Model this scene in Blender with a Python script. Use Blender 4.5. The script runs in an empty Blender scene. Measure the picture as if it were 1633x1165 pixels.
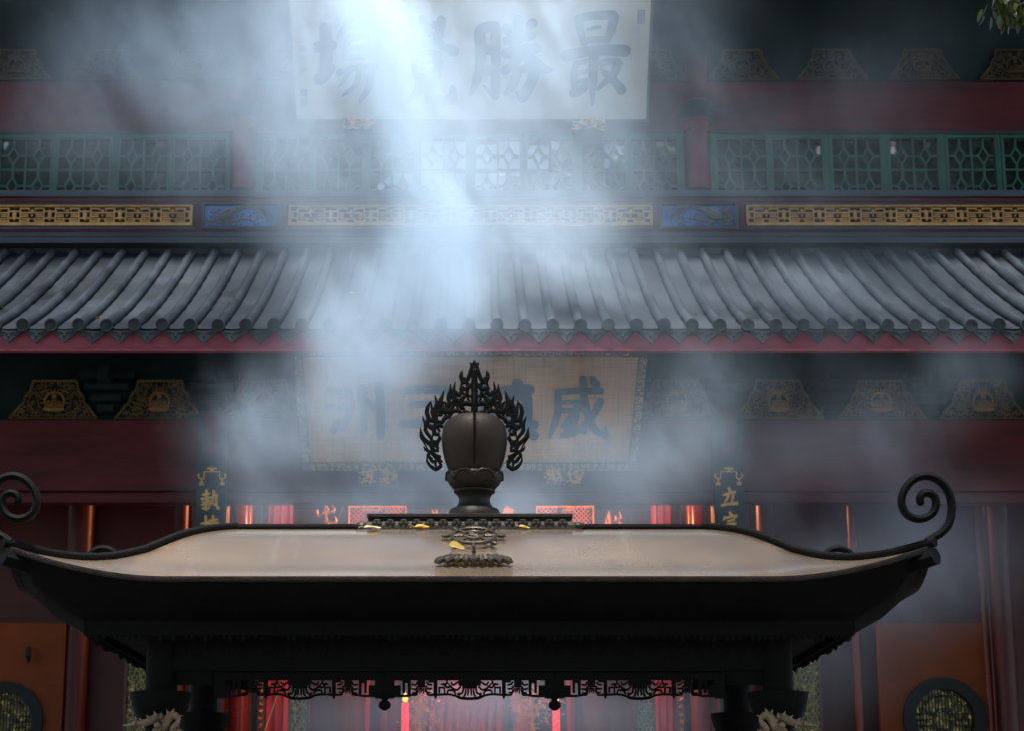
import bpy, math, random
from mathutils import Vector, Matrix
random.seed(7)
SC = bpy.context.scene
COL = SC.collection
R = math.radians

# ------------------------------------------------------------------ camera
F, VX, PH, PITCH = 3186.0, 760.0, 582.5, R(13.55)      # focal length and principal point in photo pixels
CAMZ = 1.6
cd = bpy.data.cameras.new("camera")
cam = bpy.data.objects.new("camera", cd)
COL.objects.link(cam)
cam.location = (0, 0, CAMZ)
cam.rotation_euler = (R(90) + PITCH, 0, 0)
cd.sensor_fit = 'HORIZONTAL'
cd.sensor_width = 36.0
cd.lens = F / 1633.0 * 36.0
cd.shift_x = (816.5 - VX) / 1633.0
cd.clip_start = 0.1
cd.clip_end = 2000
cd.dof.use_dof = True
cd.dof.focus_distance = 7.0
cd.dof.aperture_fstop = 13.0
SC.camera = cam

# ------------------------------------------------------------------ world, sun, exposure
SUN_EL, SUN_AZ = R(79), R(187)          # azimuth of the sun, clockwise from +Y (towards the hall)
w = bpy.data.worlds.new("World")
SC.world = w
w.use_nodes = True
nt = w.node_tree
bg = nt.nodes["Background"]
sky = nt.nodes.new("ShaderNodeTexSky")
sky.sky_type = 'NISHITA'
sky.sun_disc = False
sky.sun_elevation = SUN_EL
sky.sun_rotation = SUN_AZ
sky.air_density = 1.3
sky.dust_density = 2.0
nt.links.new(sky.outputs[0], bg.inputs[0])
bg.inputs[1].default_value = 0.06
sd = bpy.data.lights.new("sun", 'SUN')
sd.energy = 5.0
sd.angle = R(9)
sd.color = (1.0, 0.97, 0.95)
sun = bpy.data.objects.new("sun", sd)
COL.objects.link(sun)
sv = Vector((math.sin(SUN_AZ) * math.cos(SUN_EL), math.cos(SUN_AZ) * math.cos(SUN_EL), math.sin(SUN_EL)))
sun.rotation_euler = (-sv).to_track_quat('-Z', 'Y').to_euler()
SC.view_settings.view_transform = 'Standard'
SC.view_settings.look = 'None'
SC.view_settings.exposure = 1.65
SC.view_settings.gamma = 1.0
SC.render.engine = 'CYCLES'
cy = SC.cycles
cy.max_bounces = 6
cy.diffuse_bounces = 3
cy.glossy_bounces = 3
cy.volume_bounces = 4
cy.volume_step_rate = 2.0
cy.volume_max_steps = 256
cy.use_denoising = True
try:
    cy.denoiser = 'OPENIMAGEDENOISE'
except Exception:
    pass
cy.sample_clamp_indirect = 6.0

# ------------------------------------------------------------------ measuring helpers
CP, SP = math.cos(PITCH), math.sin(PITCH)

def ray(px, py):
    u = (px - VX) / F
    v = (PH - py) / F
    return Vector((u, CP - v * SP, SP + v * CP))

def P(px, py, Y):
    d = ray(px, py)
    return Vector((0, 0, CAMZ)) + d * (Y / d.y)

def wz(py, Y):
    return P(VX, py, Y).z

def wx(px, py, Y):
    return P(px, py, Y).x

def mpp(py, Y):
    """metres per photo pixel at depth Y"""
    return (Y / ray(VX, py).y) / F

# ------------------------------------------------------------------ objects
def wpos(o):
    v = Vector((0, 0, 0))
    while o is not None:
        v += o.location
        o = o.parent
    return v

def tag(o, label=None, cat=None, group=None, kind=None):
    if label: o["label"] = label
    if cat: o["category"] = cat
    if group: o["group"] = group
    if kind: o["kind"] = kind
    return o

def thing(name, loc, label, cat, group=None):
    o = bpy.data.objects.new(name, None)
    o.empty_display_size = 0.2
    COL.objects.link(o)
    o.location = loc
    return tag(o, label, cat, group)

def dup(o, parent=None):
    c = o.copy()
    COL.objects.link(c)
    c.parent = parent
    for ch in list(o.children):
        dup(ch, c)
    return c

class MB:
    """collects simple shapes into one mesh"""
    def __init__(s):
        s.v, s.f, s.sm = [], [], []

    def add(s, vs, fs, smooth=False):
        b = len(s.v)
        s.v += [tuple(p) for p in vs]
        for f in fs:
            s.f.append(tuple(i + b for i in f))
            s.sm.append(smooth)
        return s

    def box(s, x0, x1, y0, y1, z0, z1):
        if x0 > x1: x0, x1 = x1, x0
        if y0 > y1: y0, y1 = y1, y0
        if z0 > z1: z0, z1 = z1, z0
        vs = [(x0,y0,z0),(x1,y0,z0),(x1,y1,z0),(x0,y1,z0),(x0,y0,z1),(x1,y0,z1),(x1,y1,z1),(x0,y1,z1)]
        return s.add(vs, [(0,3,2,1),(4,5,6,7),(0,1,5,4),(1,2,6,5),(2,3,7,6),(3,0,4,7)])

    def grid(s, rows, smooth=True, close=False):
        n = len(rows[0])
        vs = [p for r in rows for p in r]
        fs = []
        for i in range(len(rows) - 1):
            for j in range(n if close else n - 1):
                k = (j + 1) % n
                fs.append((i*n+j, i*n+k, (i+1)*n+k, (i+1)*n+j))
        return s.add(vs, fs, smooth)

    def tube(s, pts, rad, n=8, flat=1.0, caps=True, up=None):
        pts = [Vector(p) for p in pts]
        m = len(pts)
        if not hasattr(rad, '__len__'): rad = [rad] * m
        rows = []
        prev = None
        for i in range(m):
            t = (pts[min(i+1, m-1)] - pts[max(i-1, 0)])
            if t.length < 1e-9: t = Vector((0,0,1))
            t.normalize()
            if prev is None:
                a = Vector(up) if up else (Vector((0,1,0)) if abs(t.y) < 0.9 else Vector((1,0,0)))
            else:
                a = prev
            a = a - t * a.dot(t)
            if a.length < 1e-6: a = t.orthogonal()
            a.normalize()
            b = t.cross(a)
            prev = a
            rows.append([pts[i] + (a * math.cos(2*math.pi*k/n) * flat + b * math.sin(2*math.pi*k/n)) * rad[i] for k in range(n)])
        s.grid(rows, True, True)
        if caps:
            s.add(rows[0], [tuple(range(n))]); s.add(rows[-1], [tuple(range(n-1, -1, -1))])
        return s

    def lathe(s, prof, c=(0,0,0), n=32, mod=None):
        c = Vector(c)
        rows = []
        for (r, z) in prof:
            row = []
            for k in range(n):
                a = 2*math.pi*k/n
                rr = r * (mod(a, z) if mod else 1)
                row.append(c + Vector((rr*math.cos(a), rr*math.sin(a), z)))
            rows.append(row)
        return s.grid(rows, True, True)

    def ball(s, c, r, n=10, m=6):
        c = Vector(c)
        if not hasattr(r, '__len__'): r = (r, r, r)
        rows = []
        for i in range(m + 1):
            th = math.pi * i / m
            rows.append([c + Vector((r[0]*math.sin(th)*math.cos(2*math.pi*k/n), r[1]*math.sin(th)*math.sin(2*math.pi*k/n), -r[2]*math.cos(th))) for k in range(n)])
        return s.grid(rows, True, True)

    def prism(s, pts, y0, y1):
        """outline in x,z pushed from y0 (front) to y1 (back)"""
        n = len(pts)
        a = [(p[0], y0, p[1]) for p in pts]
        b = [(p[0], y1, p[1]) for p in pts]
        s.add(a + b, [tuple(range(n)), tuple(range(2*n-1, n-1, -1))] + [(i, i+n, (i+1) % n + n, (i+1) % n) for i in range(n)])
        return s

    def ring(s, c, r0, r1, y0, y1, n=40):
        """flat ring in the x-z plane"""
        fa, fb, ba, bb = [], [], [], []
        for k in range(n):
            a = 2*math.pi*k/n
            ca, sa = math.cos(a), math.sin(a)
            fa.append((c[0]+r0*ca, y0, c[1]+r0*sa)); fb.append((c[0]+r1*ca, y0, c[1]+r1*sa))
            ba.append((c[0]+r0*ca, y1, c[1]+r0*sa)); bb.append((c[0]+r1*ca, y1, c[1]+r1*sa))
        return s.grid([ba, fa, fb, bb], False, True)

    def bars(s, pts, w, y0, y1):
        """axis-aligned fret: level bars run through, upright bars butt between them"""
        for (a, b) in zip(pts[:-1], pts[1:]):
            if abs(a[1]-b[1]) < 1e-6:
                x0, x1 = sorted((a[0], b[0]))
                s.box(x0-w/2, x1+w/2, y0, y1, a[1]-w/2, a[1]+w/2)
            else:
                z0, z1 = sorted((a[1], b[1]))
                s.box(a[0]-w/2, a[0]+w/2, y0+0.0015, y1, z0+w/2, z1-w/2)
        return s

    def build(s, name, mat, parent=None, local=False, angle=40, kind=None):
        me = bpy.data.meshes.new(name)
        me.from_pydata(s.v, [], s.f)
        me.update()
        for p, sm in zip(me.polygons, s.sm): p.use_smooth = sm
        try: me.set_sharp_from_angle(angle=R(angle))
        except Exception: pass
        if mat: me.materials.append(mat)
        o = bpy.data.objects.new(name, me)
        COL.objects.link(o)
        if parent is not None:
            o.parent = parent
            if not local: o.location = -wpos(parent)
        if kind: o["kind"] = kind
        return o

def catmull(pts, k=6):
    pts = [Vector(p) for p in pts]
    if len(pts) < 3:
        return [pts[0].lerp(pts[-1], i / k) for i in range(k + 1)]
    out = []
    for i in range(len(pts) - 1):
        p0, p1, p2, p3 = pts[max(i-1,0)], pts[i], pts[i+1], pts[min(i+2, len(pts)-1)]
        for j in range(k):
            t = j / k
            out.append(0.5*((2*p1) + (p2-p0)*t + (2*p0-5*p1+4*p2-p3)*t*t + (3*p1-p0-3*p2+p3)*t**3))
    out.append(pts[-1])
    return out

def lerps(a, n):
    """spread a list of widths over n samples"""
    if not hasattr(a, '__len__'): return [a] * n
    out = []
    for i in range(n):
        t = i / (n - 1) * (len(a) - 1)
        k = min(int(t), len(a) - 2)
        out.append(a[k] + (a[k+1] - a[k]) * (t - k))
    return out

def brush(mb, pts, width, to3, h0, k=6, cap=5):
    """one brush stroke: pts in 2-D, to3(x, y, h) gives the point at height h over the board"""
    c = [Vector((p[0], p[1])) for p in pts]
    c = [Vector((p.x, p.y)) for p in catmull([Vector((q.x, q.y, 0)) for q in c], k)]
    n = len(c)
    wd = lerps(width, n)
    L, Rr, T = [], [], []
    for i in range(n):
        t = (c[min(i+1, n-1)] - c[max(i-1, 0)])
        t = t.normalized() if t.length > 1e-9 else Vector((1, 0))
        nn = Vector((-t.y, t.x))
        L.append(c[i] + nn * wd[i] / 2); Rr.append(c[i] - nn * wd[i] / 2); T.append(t)
    def capf(i, sign):
        base = math.atan2(T[i].y, T[i].x)
        out = []
        for q in range(1, cap):
            a = base + (math.pi/2 - math.pi*q/cap if sign > 0 else -math.pi/2 - math.pi*q/cap)
            out.append(c[i] + Vector((math.cos(a), math.sin(a))) * wd[i] / 2)
        return out
    def hh(i): return h0 + 0.00003 * i
    top = []
    for i in range(n):
        top.append(to3(L[i].x, L[i].y, hh(i))); top.append(to3(Rr[i].x, Rr[i].y, hh(i)))
    fs = [(2*i, 2*i+1, 2*i+3, 2*i+2) for i in range(n-1)]
    b = len(top)
    e = [to3(p.x, p.y, hh(n-1)) for p in capf(n-1, 1)]
    top += e
    fs.append(tuple([2*n-2] + [2*n-1] + [b + q for q in range(len(e)-1, -1, -1)]))
    b2 = len(top)
    s = [to3(p.x, p.y, hh(0)) for p in capf(0, -1)]
    top += s
    fs.append(tuple([1, 0] + [b2 + q for q in range(len(s)-1, -1, -1)]))
    rim = [(L[i]) for i in range(n)] + capf(n-1, 1) + [Rr[i] for i in range(n-1, -1, -1)] + capf(0, -1)
    rt = [to3(p.x, p.y, h0) for p in rim]
    rb = [to3(p.x, p.y, 0.0) for p in rim]
    mb.add(top, fs)
    mb.grid([rt, rb], False, True)

def sil(mb, pts, width, plane, th, k=6):
    """a solid flame tongue: a flattened tapering tube through 2-D points"""
    c = catmull([plane(p[0], p[1]) for p in pts], k)
    mb.tube(c, [max(0.0006, x / 2) for x in lerps(width, len(c))], 8)

# ------------------------------------------------------------------ materials
def mat(name, col, rough=0.6, metal=0.0, var=0.3, scale=3.0, bump=0.0, bscale=40.0, spec=0.5, coat=0.0,
        col2=None, stretch=(1,1,1), detail=5.0, rvar=0.15):
    m = bpy.data.materials.new(name)
    m.use_nodes = True
    t = m.node_tree
    b = t.nodes["Principled BSDF"]
    tc = t.nodes.new("ShaderNodeTexCoord")
    mp = t.nodes.new("ShaderNodeMapping")
    mp.inputs["Scale"].default_value = stretch
    t.links.new(tc.outputs["Object"], mp.inputs[0])
    n = t.nodes.new("ShaderNodeTexNoise")
    n.inputs["Scale"].default_value = scale
    n.inputs["Detail"].default_value = detail
    n.inputs["Roughness"].default_value = 0.6
    t.links.new(mp.outputs[0], n.inputs[0])
    cr = t.nodes.new("ShaderNodeValToRGB")
    c1 = [max(0, x * (1 - var)) for x in col]
    c2 = list(col2) if col2 else [min(1, x * (1 + var)) for x in col]
    cr.color_ramp.elements[0].position = 0.3
    cr.color_ramp.elements[1].position = 0.72
    cr.color_ramp.elements[0].color = (*c1, 1)
    cr.color_ramp.elements[1].color = (*c2, 1)
    t.links.new(n.outputs["Fac"], cr.inputs[0])
    t.links.new(cr.outputs[0], b.inputs["Base Color"])
    mr = t.nodes.new("ShaderNodeMapRange")
    mr.inputs["To Min"].default_value = max(0.02, rough - rvar)
    mr.inputs["To Max"].default_value = min(1, rough + rvar)
    t.links.new(n.outputs["Fac"], mr.inputs[0])
    t.links.new(mr.outputs[0], b.inputs["Roughness"])
    b.inputs["Metallic"].default_value = metal
    b.inputs["Specular IOR Level"].default_value = spec
    b.inputs["Coat Weight"].default_value = coat
    b.inputs["Coat Roughness"].default_value = 0.12
    if bump:
        n2 = t.nodes.new("ShaderNodeTexNoise")
        n2.inputs["Scale"].default_value = bscale
        n2.inputs["Detail"].default_value = 4
        t.links.new(mp.outputs[0], n2.inputs[0])
        bp = t.nodes.new("ShaderNodeBump")
        bp.inputs["Strength"].default_value = bump
        bp.inputs["Distance"].default_value = 0.01
        t.links.new(n2.outputs["Fac"], bp.inputs["Height"])
        t.links.new(bp.outputs[0], b.inputs["Normal"])
    return m

def emis(name, col, strength):
    m = bpy.data.materials.new(name)
    m.use_nodes = True
    b = m.node_tree.nodes["Principled BSDF"]
    b.inputs["Base Color"].default_value = (*[c * 0.6 for c in col], 1)
    b.inputs["Emission Color"].default_value = (*col, 1)
    b.inputs["Emission Strength"].default_value = strength
    return m

M = {}
M['tile'] = mat("roof_tile", (0.039, 0.051, 0.068), 0.7, 0, 0.4, 3.4, 0.25, 60, 0.4)
M['tile_end'] = mat("tile_end", (0.05, 0.06, 0.066), 0.8, 0, 0.3, 9, 0.3, 80, 0.3)
M['red'] = mat("red_lacquer", (0.105, 0.015, 0.018), 0.55, 0, 0.5, 2.2, 0.3, 18, 0.3, stretch=(0.3, 1, 1.6), detail=8)
M['red_pale'] = mat("faded_red_paint", (0.40, 0.095, 0.125), 0.6, 0, 0.2, 2.5, 0.1, 30, 0.4, stretch=(0.4, 1, 2))
M['red_mid'] = mat('dulled_red_paint', (0.21, 0.045, 0.06), 0.6, 0, 0.3, 2.5, 0.15, 30, 0.3)
M['red_dark'] = mat("dark_red_lacquer", (0.07, 0.012, 0.011), 0.4, 0, 0.3, 1.2, 0.1, 20, 0.4)
M['red_gloss'] = mat("glossy_red_lacquer", (0.16, 0.015, 0.010), 0.25, 0, 0.2, 1.5, 0.03, 8, 0.4, 0.15)
M['teal'] = mat("dark_teal_paint", (0.007, 0.022, 0.025), 0.7, 0, 0.5, 1.7, 0.2, 25, 0.3)
M['slate'] = mat("slate_grey_paint", (0.075, 0.095, 0.115), 0.6, 0, 0.25, 2, 0.15, 30, 0.4, stretch=(0.3, 1, 1))
M['slate_dark'] = mat("dark_slate_paint", (0.03, 0.038, 0.048), 0.6, 0, 0.3, 2, 0.15, 30, 0.4)
M['green'] = mat("green_window_paint", (0.03, 0.125, 0.082), 0.55, 0, 0.25, 3, 0.1, 40, 0.4)
M['green_dim'] = mat("weathered_green_paint", (0.09, 0.16, 0.15), 0.6, 0, 0.25, 3, 0.1, 40, 0.4)
M['gold'] = mat("gilded_wood", (0.78, 0.43, 0.14), 0.45, 0.2, 0.3, 6, 0.2, 60, 0.5)
M['gold_dull'] = mat("tarnished_gilding", (0.15, 0.10, 0.038), 0.55, 0.2, 0.4, 7, 0.3, 60, 0.4)
M['gold_dimmed'] = mat('dimmed_sooty_gilding', (0.075, 0.055, 0.026), 0.6, 0.1, 0.4, 7, 0.3, 60, 0.3)  # darkened copy: smoke-veil dimness of the upper panels, plus soot
M['gold_old'] = mat('old_gilding', (0.30, 0.165, 0.05), 0.5, 0.2, 0.3, 7, 0.2, 60, 0.4)
M['gold_bright'] = mat("bright_gilding", (0.85, 0.50, 0.12), 0.35, 0.35, 0.2, 8, 0.1, 60, 0.5)
M['gold_lit'] = mat("polished_gilding", (0.85, 0.40, 0.10), 0.3, 0.5, 0.25, 8, 0.2, 60, 0.6)
M['black'] = mat("black_wood", (0.012, 0.014, 0.016), 0.6, 0, 0.4, 3, 0.1, 40, 0.3)
M['blue'] = mat("blue_panel_paint", (0.20, 0.36, 0.82), 0.6, 0, 0.25, 4, 0.1, 30, 0.3)
M['carving'] = mat("grey_green_carving", (0.19, 0.21, 0.18), 0.6, 0, 0.5, 14, 0.3, 60, 0.4)
M['ink'] = mat("blue_black_ink", (0.018, 0.065, 0.11), 0.5, 0, 0.3, 6, 0.0, 40, 0.4)
M['paper'] = mat("cream_board", (0.66, 0.61, 0.52), 0.75, 0, 0.16, 1.3, 0.1, 40, 0.3)
M['board_dark'] = mat("couplet_board_lacquer", (0.012, 0.028, 0.034), 0.4, 0, 0.3, 2, 0.05, 30, 0.4)
M['orange'] = mat("orange_plaster", (0.19, 0.043, 0.010), 0.75, 0, 0.22, 1.2, 0.2, 60, 0.3)
M['iron'] = mat("sooty_iron", (0.0048, 0.0045, 0.0040), 0.7, 0.0, 0.4, 9, 0.3, 120, 0.15)
M['bronze_soot'] = mat("sooty_bronze", (0.024, 0.019, 0.012), 0.5, 0.4, 0.35, 7, 0.15, 90, 0.5)
M['bronze_mid'] = mat('worn_emblem_bronze', (0.085, 0.068, 0.048), 0.45, 0.5, 0.4, 20, 0.2, 90, 0.5)
M['bronze_pale'] = mat("weathered_bronze", (0.30, 0.215, 0.13), 0.5, 0.3, 0.4, 12, 0.25, 70, 0.5)
M['leaf_y'] = mat("yellow_leaf", (0.85, 0.62, 0.16), 0.6, 0, 0.25, 30, 0.2, 90, 0.3)
M['leaf_g'] = mat("green_leaf", (0.075, 0.105, 0.02), 0.4, 0, 0.6, 5, 0.1, 60, 0.5)
M['leaf_d'] = mat("dark_green_leaf", (0.03, 0.05, 0.015), 0.5, 0, 0.5, 0.6, 0.0, 60, 0.4)
M['bark'] = mat("bark", (0.06, 0.045, 0.03), 0.9, 0, 0.4, 4, 0.6, 25, 0.2, stretch=(3, 3, 0.6))
M['stone'] = mat("stone_paving", (0.07, 0.068, 0.066), 0.8, 0, 0.3, 0.8, 0.3, 20, 0.3)
M['drape'] = mat("red_silk", (0.42, 0.03, 0.045), 0.5, 0, 0.3, 3, 0.2, 12, 0.4, stretch=(6, 6, 0.4))
M['robe'] = mat("rose_gilt_robe", (0.45, 0.17, 0.12), 0.45, 0.25, 0.4, 9, 0.3, 30, 0.5)
M['wall_brown'] = mat("brown_wood", (0.12, 0.06, 0.05), 0.55, 0, 0.3, 2, 0.15, 20, 0.4, stretch=(4, 4, 0.4))
M['filigree'] = mat("pierced_gilt_metal", (0.55, 0.5, 0.32), 0.4, 0.6, 0.4, 20, 0.1, 60, 0.5)
M['candle_red'] = emis("lit_red_candle", (1.0, 0.035, 0.06), 0.4)
M['flame'] = emis("candle_flame", (1.0, 0.42, 0.06), 1.0)
M['lamp'] = emis("warm_lamp", (1.0, 0.36, 0.10), 30.0)

def glass_mat():
    m = bpy.data.materials.new("window_glass")
    m.use_nodes = True
    b = m.node_tree.nodes["Principled BSDF"]
    b.inputs["Base Color"].default_value = (0.018, 0.024, 0.024, 1)
    b.inputs["Roughness"].default_value = 0.03
    b.inputs["IOR"].default_value = 3.2
    t = m.node_tree
    tc = t.nodes.new("ShaderNodeTexCoord")
    n = t.nodes.new("ShaderNodeTexNoise"); n.inputs["Scale"].default_value = 5; n.inputs["Detail"].default_value = 1
    bp = t.nodes.new("ShaderNodeBump"); bp.inputs["Strength"].default_value = 0.12; bp.inputs["Distance"].default_value = 0.006
    t.links.new(tc.outputs["Object"], n.inputs[0]); t.links.new(n.outputs["Fac"], bp.inputs["Height"]); t.links.new(bp.outputs[0], b.inputs["Normal"])
    return m
M['glass'] = glass_mat()

def weathered_board():
    """aged gilt board: cloth weave lines, cracks and brown blotches"""
    m = mat("aged_gilt_board", (0.74, 0.42, 0.19), 0.6, 0.1, 0.3, 1.6, 0.25, 70, 0.4)
    t = m.node_tree
    b = t.nodes["Principled BSDF"]
    src = b.inputs["Base Color"].links[0].from_socket
    tc = t.nodes.new("ShaderNodeTexCoord")
    last = src
    for sc, st in (((1.2, 30, 45), 0.45), ((40, 30, 1.5), 0.4)):
        mp = t.nodes.new("ShaderNodeMapping"); mp.inputs["Scale"].default_value = sc
        t.links.new(tc.outputs["Object"], mp.inputs[0])
        n = t.nodes.new("ShaderNodeTexNoise"); n.inputs["Scale"].default_value = 1.5; n.inputs["Detail"].default_value = 4
        t.links.new(mp.outputs[0], n.inputs[0])
        cr = t.nodes.new("ShaderNodeValToRGB")
        cr.color_ramp.elements[0].position = 0.36; cr.color_ramp.elements[1].position = 0.55
        cr.color_ramp.elements[0].color = (0.45, 0.4, 0.36, 1); cr.color_ramp.elements[1].color = (1, 1, 1, 1)
        t.links.new(n.outputs["Fac"], cr.inputs[0])
        mx = t.nodes.new("ShaderNodeMix"); mx.data_type = 'RGBA'; mx.blend_type = 'MULTIPLY'
        mx.inputs["Factor"].default_value = st
        t.links.new(last, mx.inputs["A"]); t.links.new(cr.outputs[0], mx.inputs["B"])
        last = mx.outputs["Result"]
    t.links.new(last, b.inputs["Base Color"])
    return m
M['aged'] = weathered_board()

def roof_metal():
    """burner roof: weathered bronze sheet with rain streaks running down the slope"""
    m = mat("streaked_bronze_sheet", (0.68, 0.51, 0.36), 0.26, 0.85, 0.10, 1.2, 0.03, 14, 0.5)
    t = m.node_tree
    b = t.nodes["Principled BSDF"]
    last = b.inputs["Base Color"].links[0].from_socket
    tc = t.nodes.new("ShaderNodeTexCoord")
    for scl, off, p0, p1, colr, f in ((7, 0, 0.60, 0.72, (0.6, 0.30, 0.11), 0.4), (9, 5, 0.66, 0.74, (0.95, 0.82, 0.64), 0.35), (5, 9, 0.6, 0.8, (0.2, 0.18, 0.16), 0.45)):
        mp = t.nodes.new("ShaderNodeMapping"); mp.inputs["Scale"].default_value = (1, 0.10, 0.10); mp.inputs["Location"].default_value = (off, 0, 0)
        t.links.new(tc.outputs["Object"], mp.inputs[0])
        n = t.nodes.new("ShaderNodeTexNoise"); n.inputs["Scale"].default_value = scl; n.inputs["Detail"].default_value = 3
        t.links.new(mp.outputs[0], n.inputs[0])
        mr = t.nodes.new("ShaderNodeMapRange"); mr.inputs["From Min"].default_value = p0; mr.inputs["From Max"].default_value = p1; mr.inputs["To Max"].default_value = f
        t.links.new(n.outputs["Fac"], mr.inputs[0])
        mx = t.nodes.new("ShaderNodeMix"); mx.data_type = 'RGBA'
        t.links.new(mr.outputs[0], mx.inputs["Factor"])
        t.links.new(last, mx.inputs["A"]); mx.inputs["B"].default_value = (*colr, 1)
        last = mx.outputs["Result"]
    t.links.new(last, b.inputs["Base Color"])
    return m
M['roof_metal'] = roof_metal()

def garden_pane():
    """a window pane with painted glow: green and gold specks for the lit garden behind"""
    m = bpy.data.materials.new("garden_glow_pane")
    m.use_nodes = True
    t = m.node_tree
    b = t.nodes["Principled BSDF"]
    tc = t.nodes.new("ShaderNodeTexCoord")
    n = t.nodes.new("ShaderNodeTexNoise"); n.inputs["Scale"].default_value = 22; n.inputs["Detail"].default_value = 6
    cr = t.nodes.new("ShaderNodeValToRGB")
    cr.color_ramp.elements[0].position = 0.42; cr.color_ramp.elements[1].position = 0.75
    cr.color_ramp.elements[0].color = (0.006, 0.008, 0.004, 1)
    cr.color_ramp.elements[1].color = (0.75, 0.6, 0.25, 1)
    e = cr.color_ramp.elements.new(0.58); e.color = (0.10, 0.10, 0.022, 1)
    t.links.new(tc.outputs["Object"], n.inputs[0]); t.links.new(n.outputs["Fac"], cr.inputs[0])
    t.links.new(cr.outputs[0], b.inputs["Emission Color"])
    b.inputs["Emission Strength"].default_value = 0.10  # glow painted in for garden light; nothing lit stands behind
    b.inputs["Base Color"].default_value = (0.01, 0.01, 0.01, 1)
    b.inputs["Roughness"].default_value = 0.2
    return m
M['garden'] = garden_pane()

# ================================================================== ground
g = MB(); g.grid([[(-400, -400, 0), (400, -400, 0)], [(-400, 400, 0), (400, 400, 0)]], False)
g.build("ground", M['stone'], kind="structure")

# ================================================================== temple hall
YE, YT, YW, YB = 20.0, 23.86, 24.3, 21.5
hall = thing("temple_hall", (0, 24, 0), "red and grey timber temple hall with tiled roof behind the incense burner", "temple")

def fbox(mb, px0, px1, py0, py1, Y, d):
    pm = (py0 + py1) / 2
    return mb.box(wx(px0, pm, Y), wx(px1, pm, Y), Y, Y + d, wz(py1, Y), wz(py0, Y))

def band(mb, py0, py1, Y, d, x0=-11.6, x1=11.6):
    return mb.box(x0, x1, Y, Y + d, wz(py1, Y), wz(py0, Y))

# ---- lower roof: pan bed, barrel rolls, eave ends
ze, zt = wz(519, YE), wz(402, YT)
def roofz(Y):
    t = (Y - YE) / (YT - YE)
    return ze + (zt - ze) * t - 0.42 * t * (1 - t) * (1 - 0.35 * t)
NT = 16
X0, DX = -0.078, 0.2885
IDX = list(range(-39, 41))
bed = MB()
rows = []
xs = []
for i in IDX:
    for q in range(6):
        xs.append((X0 + DX * (i + q / 6), q))
for a in range(NT + 1):
    Y = YE + 0.02 + (YT + 0.1 - YE - 0.02) * a / NT
    rows.append([(x, Y, roofz(Y) - 0.024 - 0.020 * math.sin(math.pi * q / 6)) for (x, q) in xs])
bed.grid(rows)
rnd = random.Random(3)
rolls = MB()
for i in IDX:
    x = X0 + DX * i
    pts, rad = [], []
    K = 48
    ph = rnd.random()
    for a in range(K + 1):
        Y = YE + 0.01 + (YT - YE) * a / K
        s = ((Y - YE) / 0.36 + ph) % 1.0
        pts.append((x + 0.003 * math.sin(a * 1.3 + i), Y, roofz(Y) + 0.003 * math.sin(a * 0.9 + 2 * i)))
        rad.append(0.054 + (0.0055 if s < 0.10 else 0.0) - 0.002 * s + (0.006 if a == 0 else 0))
    rolls.tube(pts, rad, 12, up=(0, 0, 1))
roof = bed.build("lower_roof", M['tile'], hall)
rolls.build("barrel_tile_rows", M['tile'], roof)
# round end tiles with raised swirl
e = MB()
e.ring((0, 0), 0.055, 0.068, -0.022, 0.05, 28)
e.prism([(0.0575 * math.cos(2*math.pi*k/24), 0.0575 * math.sin(2*math.pi*k/24)) for k in range(24)], -0.010, 0.05)
for rr in (0.044, 0.0315, 0.019):
    for k in range(3):
        a0 = k * 2.09 + rr * 60
        e.tube([(rr * math.cos(a0 + 1.7 * j / 6), -0.012, rr * math.sin(a0 + 1.7 * j / 6)) for j in range(7)], 0.0042, 5)
e.ball((0, -0.012, 0), 0.008, 8, 4)
d = MB()
hw = DX / 2 - 0.003
d.prism([(-hw, 0.0), (-hw, -0.035), (-hw * 0.62, -0.085), (-hw * 0.3, -0.12), (0, -0.17), (hw * 0.3, -0.12), (hw * 0.62, -0.085), (hw, -0.035), (hw, 0.0), (hw * 0.5, -0.022), (0, -0.03), (-hw * 0.5, -0.022)], 0.0, 0.022)
for k in (-1, 1):
    d.tube([(k * hw * 0.1, -0.003, -0.06), (k * hw * 0.35, -0.003, -0.04), (k * hw * 0.6, -0.003, -0.05), (k * hw * 0.35, -0.003, -0.075)], 0.005, 5)
d.ball((0, -0.002, -0.09), 0.012, 8, 4)
first_e = first_d = None
for i in IDX:
    x = X0 + DX * i
    if first_e is None:
        first_e = e.build("round_end_tile", M['tile_end'], roof, True); oe = first_e
        first_d = d.build("drip_tile", M['tile_end'], roof, True); od = first_d
    else:
        oe = dup(first_e, roof); od = dup(first_d, roof)
    oe.location = Vector((x, YE - 0.005, ze + rnd.uniform(-0.005, 0.005))) - Vector((0, 0, 0))
    oe.rotation_euler = (R(-6), rnd.uniform(0, 6.28), 0)
    od.location = Vector((x + DX / 2 + rnd.uniform(-.004, .004), YE + 0.012, ze - 0.026 + rnd.uniform(-.005, .005)))
    od.rotation_euler = (R(rnd.uniform(-7, 1)), R(rnd.uniform(-1.5, 1.5)), 0)
# eave fascia board with mouldings, in boards with open joints
fs = MB()
joints = [-11.6, -9.0, -6.1, -3.55, -0.07, 1.385, 4.05, 6.6, 9.0, 11.6]
for a, b in zip(joints[:-1], joints[1:]):
    fs.box(a + 0.002, b - 0.002, YE + 0.06, YE + 0.12, wz(552, YE + .06), wz(528, YE + .06))
for (p0, p1, y) in ((551.2, 553.6, YE + .045), (554.4, 556.6, YE + .035), (557.2, 559.4, YE + .025)):
    fs.box(-11.6, 11.6, y, YE + 0.13, wz(p1, y), wz(p0, y))
fs.build("eave_fascia", M['red_pale'], hall)
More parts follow.
